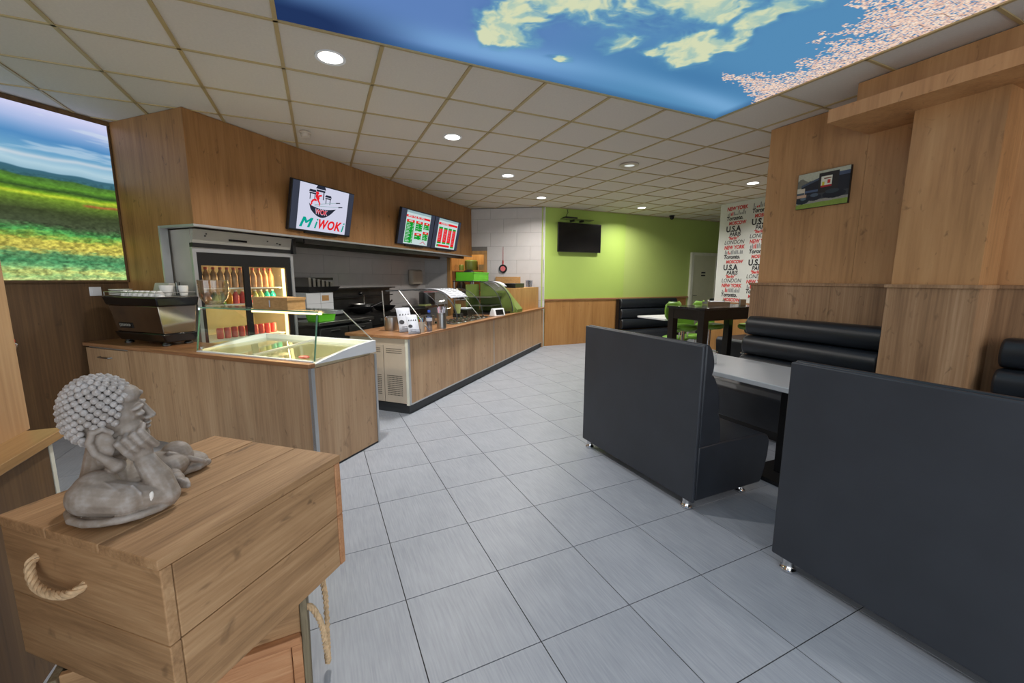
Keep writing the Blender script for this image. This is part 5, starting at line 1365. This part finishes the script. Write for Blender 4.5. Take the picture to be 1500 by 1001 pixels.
part('lid', 'cap_red', t, lambda b: b.lathe([(.055, .5), (.055, .54), (0, .54)], seg=14))
t = ething('white_bottle', 'white bottle on the back room counter', 'bottle', .80, .95, .9505)
part('bottle', 'white_plastic', t, lambda b: b.lathe([(.05, 0), (.05, .28), (.02, .34), (.02, .40), (0, .40)], seg=16))
part('cap', 'black', t, lambda b: b.lathe([(.024, .38), (.024, .42), (0, .42)], seg=12))
t = ething('cardboard_carton', 'brown carton on the back room counter', 'box', 1.02, .95, .9505)
part('carton', 'cardboard', t, lambda b: b.box(-.13, .2, -.12, .12, 0, .22), bevel=.003)
part('flap', 'cardboard', t, lambda b: b.box(-.13, .2, -.12, 0, .221, .225), smooth=0)
_l = bpy.data.lights.new('backroom_light', 'AREA'); _l.shape = 'DISK'; _l.size = .3; _l.energy = 26; _l.color = (1, .80, .52)
_o = bpy.data.objects.new('backroom_light', _l); COL.objects.link(_o)
_p = E0 + Vector((math.cos(EA), math.sin(EA), 0)) * .95 + Vector((-math.sin(EA), math.cos(EA), 0)) * .6
_o.location = (_p.x, _p.y, 2.88)

# ------------------------------------------------------------------ wooden crates with rope handles
def rope(b, pts, r=.011, n=60):
    """smooth twisted rope through pts"""
    P = [Vector(p) for p in pts]
    def cr(t):
        k = min(int(t), len(P) - 2); u = t - k
        p0, p1, p2, p3 = P[max(k - 1, 0)], P[k], P[k + 1], P[min(k + 2, len(P) - 1)]
        return .5 * ((2 * p1) + (p2 - p0) * u + (2 * p0 - 5 * p1 + 4 * p2 - p3) * u * u + (3 * p1 - p0 - 3 * p2 + p3) * u ** 3)
    c = [cr((len(P) - 1) * i / n) for i in range(n + 1)]
    L = sum((c[i + 1] - c[i]).length for i in range(n))
    for s in range(3):
        out = []; acc = 0; last = None
        for i in range(n + 1):
            d = (c[min(i + 1, n)] - c[max(i - 1, 0)]).normalized()
            a = (d.cross(Vector((0, 0, 1))) if last is None else last - d * last.dot(d))
            if a.length < 1e-4: a = d.cross(Vector((1, 0, 0)))
            a.normalize(); last = a; q = d.cross(a)
            if i: acc += (c[i] - c[i - 1]).length
            th = acc / (r * 4.6) * 2 * math.pi + s * 2 * math.pi / 3
            out.append(c[i] + (a * math.cos(th) + q * math.sin(th)) * r * .5)
        b.tube(out, r * .56, 6)
t = thing('wooden_crate', 'large pallet wood crate under the stone statue', 'crate', (-.40, 1.558, .372), R(48))
hx, hy, hz = .302, .311, .428
for k in range(3):
    y0 = -hy + .2073 * k
    o = part('plank', 'plank', t, lambda b: b.box(-hx - .004, hx + .004, y0 + .0015, y0 + .2058, hz - .028, hz + random.uniform(-.002, .001)), smooth=0, bevel=.003)
for z0, z1 in ((.0, .197), (.2, .398)):
    part('side_board', 'plank', t, lambda b: b.box(-hx + .028, hx - .028, -hy + .003, -hy + .025, z0, z1), smooth=0, bevel=.003)
    part('side_board', 'plank', t, lambda b: b.box(-hx + .028, hx - .028, hy - .025, hy - .003, z0, z1), smooth=0, bevel=.003)
for s in (-1, 1):
    for z0, z1 in ((.0, .197), (.199, .399)):
        o = MB().box(0, 2 * hy - .004, -.013, .013, 0, z1 - z0).build('end_board', 'plank_orange' if s > 0 else 'plank', t, 0, .003)
        o.location = (s * (hx - .013), -hy + .002, z0); o.rotation_euler = (0, 0, math.pi / 2)
part('rope_handle', 'rope', t, lambda b: rope(b, [(-hx + .01, .165, .335), (-hx - .016, .16, .325), (-hx - .03, .12, .285), (-hx - .032, .05, .275), (-hx - .022, -.01, .285), (-hx + .008, -.02, .295)]))
part('rope_hole', 'black', t, lambda b: b.cyl((-hx - .0005, .165, .335), .012, .001))
t = thing('lower_crate', 'weathered wooden crate with a rope handle standing under the larger crate', 'crate', (-.105, 1.419, 0), R(3))
# local: front face along -x at y=0, right end at x=0
part('end_board', 'plank_grey', t, lambda b: b.prism([(.012, 0), (.55, 0), (.55, .371), (.012, .371), (.0, .30), (.0, .06)], -.018, .004, 'x'), smooth=0, bevel=.003)
part('end_board', 'plank_grey', t, lambda b: b.box(-.62, -.60, .0, .55, 0, .371), smooth=0, bevel=.003)
part('corner_post', 'plank_orange', t, lambda b: b.box(-.05, -.019, .0, .03, 0, .245), smooth=0, bevel=.003)
part('front_board', 'plank', t, lambda b: b.box(-.60, -.019, .012, .03, .25, .371), smooth=0, bevel=.003)
part('front_board', 'plank_orange', t, lambda b: b.box(-.60, -.052, .012, .03, .0, .235), smooth=0, bevel=.003)
part('cleat', 'plank_orange', t, lambda b: b.box(-.215, -.022, -.016, .012, .228, .256), smooth=0, bevel=.003)
part('back_board', 'plank', t, lambda b: b.box(-.60, -.02, .53, .55, .0, .371), smooth=0)
part('rope_handle', 'rope', t, lambda b: rope(b, [(-.002, .045, .315), (.02, .045, .30), (.045, .05, .22), (.055, .06, .10), (.058, .085, .035), (.062, .12, .10), (.066, .16, .24), (.05, .19, .33), (.0, .2, .35)]))

# ------------------------------------------------------------------ stone statue
def stone_mat():
    m, nt, p = _new('statue_stone')
    L = nt.links.new
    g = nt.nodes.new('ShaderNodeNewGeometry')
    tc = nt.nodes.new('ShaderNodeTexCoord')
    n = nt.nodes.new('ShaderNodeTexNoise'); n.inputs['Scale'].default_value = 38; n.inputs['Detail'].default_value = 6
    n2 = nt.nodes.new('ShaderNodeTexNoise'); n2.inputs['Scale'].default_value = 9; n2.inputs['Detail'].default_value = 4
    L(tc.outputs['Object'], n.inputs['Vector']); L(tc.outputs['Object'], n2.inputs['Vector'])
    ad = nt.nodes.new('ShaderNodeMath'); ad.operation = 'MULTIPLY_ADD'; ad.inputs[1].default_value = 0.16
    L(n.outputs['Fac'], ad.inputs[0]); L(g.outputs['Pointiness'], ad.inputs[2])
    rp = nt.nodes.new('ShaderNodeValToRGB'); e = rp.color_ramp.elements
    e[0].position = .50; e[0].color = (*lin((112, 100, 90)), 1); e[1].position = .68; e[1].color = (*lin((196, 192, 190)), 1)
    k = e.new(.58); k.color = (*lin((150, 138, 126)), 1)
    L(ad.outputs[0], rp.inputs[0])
    mx = nt.nodes.new('ShaderNodeMix'); mx.data_type = 'RGBA'; mx.blend_type = 'MULTIPLY'; mx.inputs['Factor'].default_value = .35
    r2 = nt.nodes.new('ShaderNodeValToRGB'); r2.color_ramp.elements[0].position = .35; r2.color_ramp.elements[1].position = .65; r2.color_ramp.elements[0].color = (.55, .52, .48, 1)
    L(n2.outputs['Fac'], r2.inputs[0]); L(rp.outputs[0], mx.inputs[6]); L(r2.outputs[0], mx.inputs[7])
    L(mx.outputs[2], p.inputs['Base Color']); p.inputs['Roughness'].default_value = .55
    bp = nt.nodes.new('ShaderNodeBump'); bp.inputs['Strength'].default_value = .15; bp.inputs['Distance'].default_value = .003
    L(n.outputs['Fac'], bp.inputs['Height']); L(bp.outputs[0], p.inputs['Normal'])
    return m
M['statue_stone'] = stone_mat()
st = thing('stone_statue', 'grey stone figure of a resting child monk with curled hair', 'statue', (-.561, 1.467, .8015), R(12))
b = MB()
def blob(c, r, rot=None): b.ell(c, r, 0, 22, 14, rot)
def limb(pts, rr): 
    b.tube(pts, rr, 14)
    blob(pts[0], (rr[0],) * 3); blob(pts[-1], (rr[-1],) * 3)
    for p, q in zip(pts[1:-1], rr[1:-1]): blob(p, (q,) * 3)
blob((-.005, 0, .058), (.072, .100, .072)); blob((0, 0, .022), (.082, .118, .03)); blob((-.02, -.075, .085), (.05, .045, .052)); blob((-.02, .075, .085), (.05, .045, .052))
blob((.035, 0, .055), (.06, .085, .058)); b.cyl((-.004, 0, .0), .084, .02, 48); blob((.045, -.03, .015), (.07, .075, .022))
limb([(-.02, 0, .10), (-.004, 0, .18)], [.042, .038])
blob((0, 0, .272), (.066, .064, .086)); blob((.036, 0, .26), (.05, .056, .074)); blob((.06, 0, .196), (.034, .036, .026)); blob((.072, 0, .19), (.02, .022, .016))
for s in (-1, 1):
    blob((.055, s * .028, .222), (.034, .03, .034)); blob((.074, s * .026, .282), (.018, .022, .008), Matrix.Rotation(R(-20), 3, 'Y')); blob((.078, s * .024, .264), (.012, .016, .009))
    # ear: rim, hollow bridge, long lobe
    rim = [(.022, s * .068, .232), (.008, s * .074, .246), (-.012, s * .077, .240), (-.020, s * .078, .215), (-.012, s * .078, .185), (.008, s * .076, .16), (.024, s * .072, .140)]
    limb(rim, [.007, .008, .009, .009, .009, .012, .017])
    blob((.006, s * .066, .20), (.022, .012, .04)); blob((.022, s * .068, .138), (.022, .014, .020))
limb([(.082, 0, .29), (.092, 0, .268), (.101, 0, .249)], [.007, .008, .010]); blob((.092, -.008, .244), (.010, .007, .006)); blob((.092, .008, .244), (.010, .007, .006))
blob((.088, 0, .229), (.012, .020, .0055)); blob((.087, 0, .217), (.011, .017, .006)); blob((.084, 0, .318), (.006, .007, .007)); blob((.05, 0, .315), (.034, .046, .03))
# near arm: upper arm along the base, forearm rising to the cheek
limb([(-.03, -.085, .075), (.04, -.105, .052), (.11, -.092, .034)], [.05, .045, .034]); limb([(.118, -.09, .036), (.104, -.076, .085), (.082, -.062, .135)], [.034, .034, .026])
blob((.075, -.058, .158), (.026, .022, .026)); 
for k in range(4):
    x = .034 + .0160 * k; z = .177 + .008 * k
    limb([(x + .026, -.070 + .004 * k, z - .026), (x + .012, -.083 + .004 * k, z + .0), (x - .001, -.080 + .005 * k, z + .022), (x + .002, -.060 + .006 * k, z + .032)], [.0088, .0092, .0088, .0075])
limb([(.07, -.045, .15), (.088, -.036, .17), (.09, -.03, .19)], [.010, .009, .008])
# hem of the sleeve
limb([(-.086, .02, .02), (-.087, -.03, .02), (-.074, -.08, .019), (-.045, -.118, .018), (-.01, -.138, .017), (.03, -.147, .016), (.07, -.142, .015), (.105, -.125, .014), (.13, -.098, .014)], [.010] * 9)
blob((.02, -.055, .012), (.09, .085, .014)); blob((.012, 0, .195), (.05, .064, .05)); blob((.0, 0, .15), (.04, .046, .05))
limb([(.0, -.105, .112), (.03, -.132, .085), (.036, -.142, .05)], [.004, .005, .004]); limb([(.055, -.12, .092), (.07, -.133, .072), (.072, -.137, .045)], [.003, .004, .003])
# far arm lying flat, hand with fingers
limb([(-.02, .08, .075), (.06, .115, .04), (.105, .09, .028)], [.045, .036, .028]); limb([(.105, .09, .028), (.13, .045, .03)], [.027, .022])
blob((.136, .022, .03), (.022, .024, .018))
for k in range(4): limb([(.132 + .009 * k, .012 - .003 * k, .036 - .003 * k), (.146 + .006 * k, -.004 - .004 * k, .032 - .004 * k), (.146 + .006 * k, -.010 - .004 * k, .016)], [.0078, .0076, .007])
# folded legs and robe behind
blob((.10, .12, .045), (.07, .075, .045)); blob((.135, .15, .058), (.045, .05, .05)); blob((.165, .17, .032), (.055, .05, .026), Matrix.Rotation(R(14), 3, 'Y'))
for k in range(4): limb([(.12, .10 + .022 * k, .085 - .006 * k), (.165, .12 + .022 * k, .055 - .004 * k), (.205, .135 + .02 * k, .026)], [.010, .009, .008])
limb([(.14, .11, .012), (.19, .125, .014), (.215, .15, .016), (.20, .19, .016)], [.012, .011, .011, .010])
b.v = [(x, y, max(z, 0.0)) for x, y, z in b.v]
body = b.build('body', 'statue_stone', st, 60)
rm = body.modifiers.new('merge', 'REMESH'); rm.mode = 'VOXEL'; rm.voxel_size = .0024; rm.use_smooth_shade = True
sm = body.modifiers.new('soften', 'SMOOTH'); sm.factor = .5; sm.iterations = 2
h = MB()
N = 330
for k in range(N):
    z = 1 - 2 * (k + .5) / N; a = k * 2.399963
    rr_ = math.sqrt(1 - z * z); n = Vector((rr_ * math.cos(a), rr_ * math.sin(a), z))
    p = Vector((n.x * .076, n.y * .073, n.z * .094)) * (1 + .05 * (abs(n.x) * abs(n.z))) + Vector((-.004, 0, .280))
    xh = .034 + (p.z - .227) * .36 - .012 * (abs(p.y) / .07)
    zlow = .182 if p.x < -.03 else (.182 + (p.x + .03) * 1.1)
    if p.x > xh or p.z < zlow: continue
    if abs(p.y) > .045 and p.x > -.028 and p.z < .25: continue
    nn = Vector((n.x / .073, n.y / .070, n.z / .092)).normalized()
    q = nn.to_track_quat('Z', 'Y').to_matrix()
    s = .92 + .16 * ((k * 7) % 5) / 5
    h.ell(p, (.0092 * s, .0098 * s, .0078), 0, 10, 7, q)
    h.ell(p + nn * .0066, (.004, .0042, .0026), 0, 7, 4, q)
tag(h.build('hair_curls', 'statue_stone', st, 60), kind='stuff')
part('chip', 'chip', st, lambda b: b.ell((.088, -.1275, .046), (.007, .006, .022), 0, 10, 8, Matrix.Rotation(R(15), 3, 'Y')))
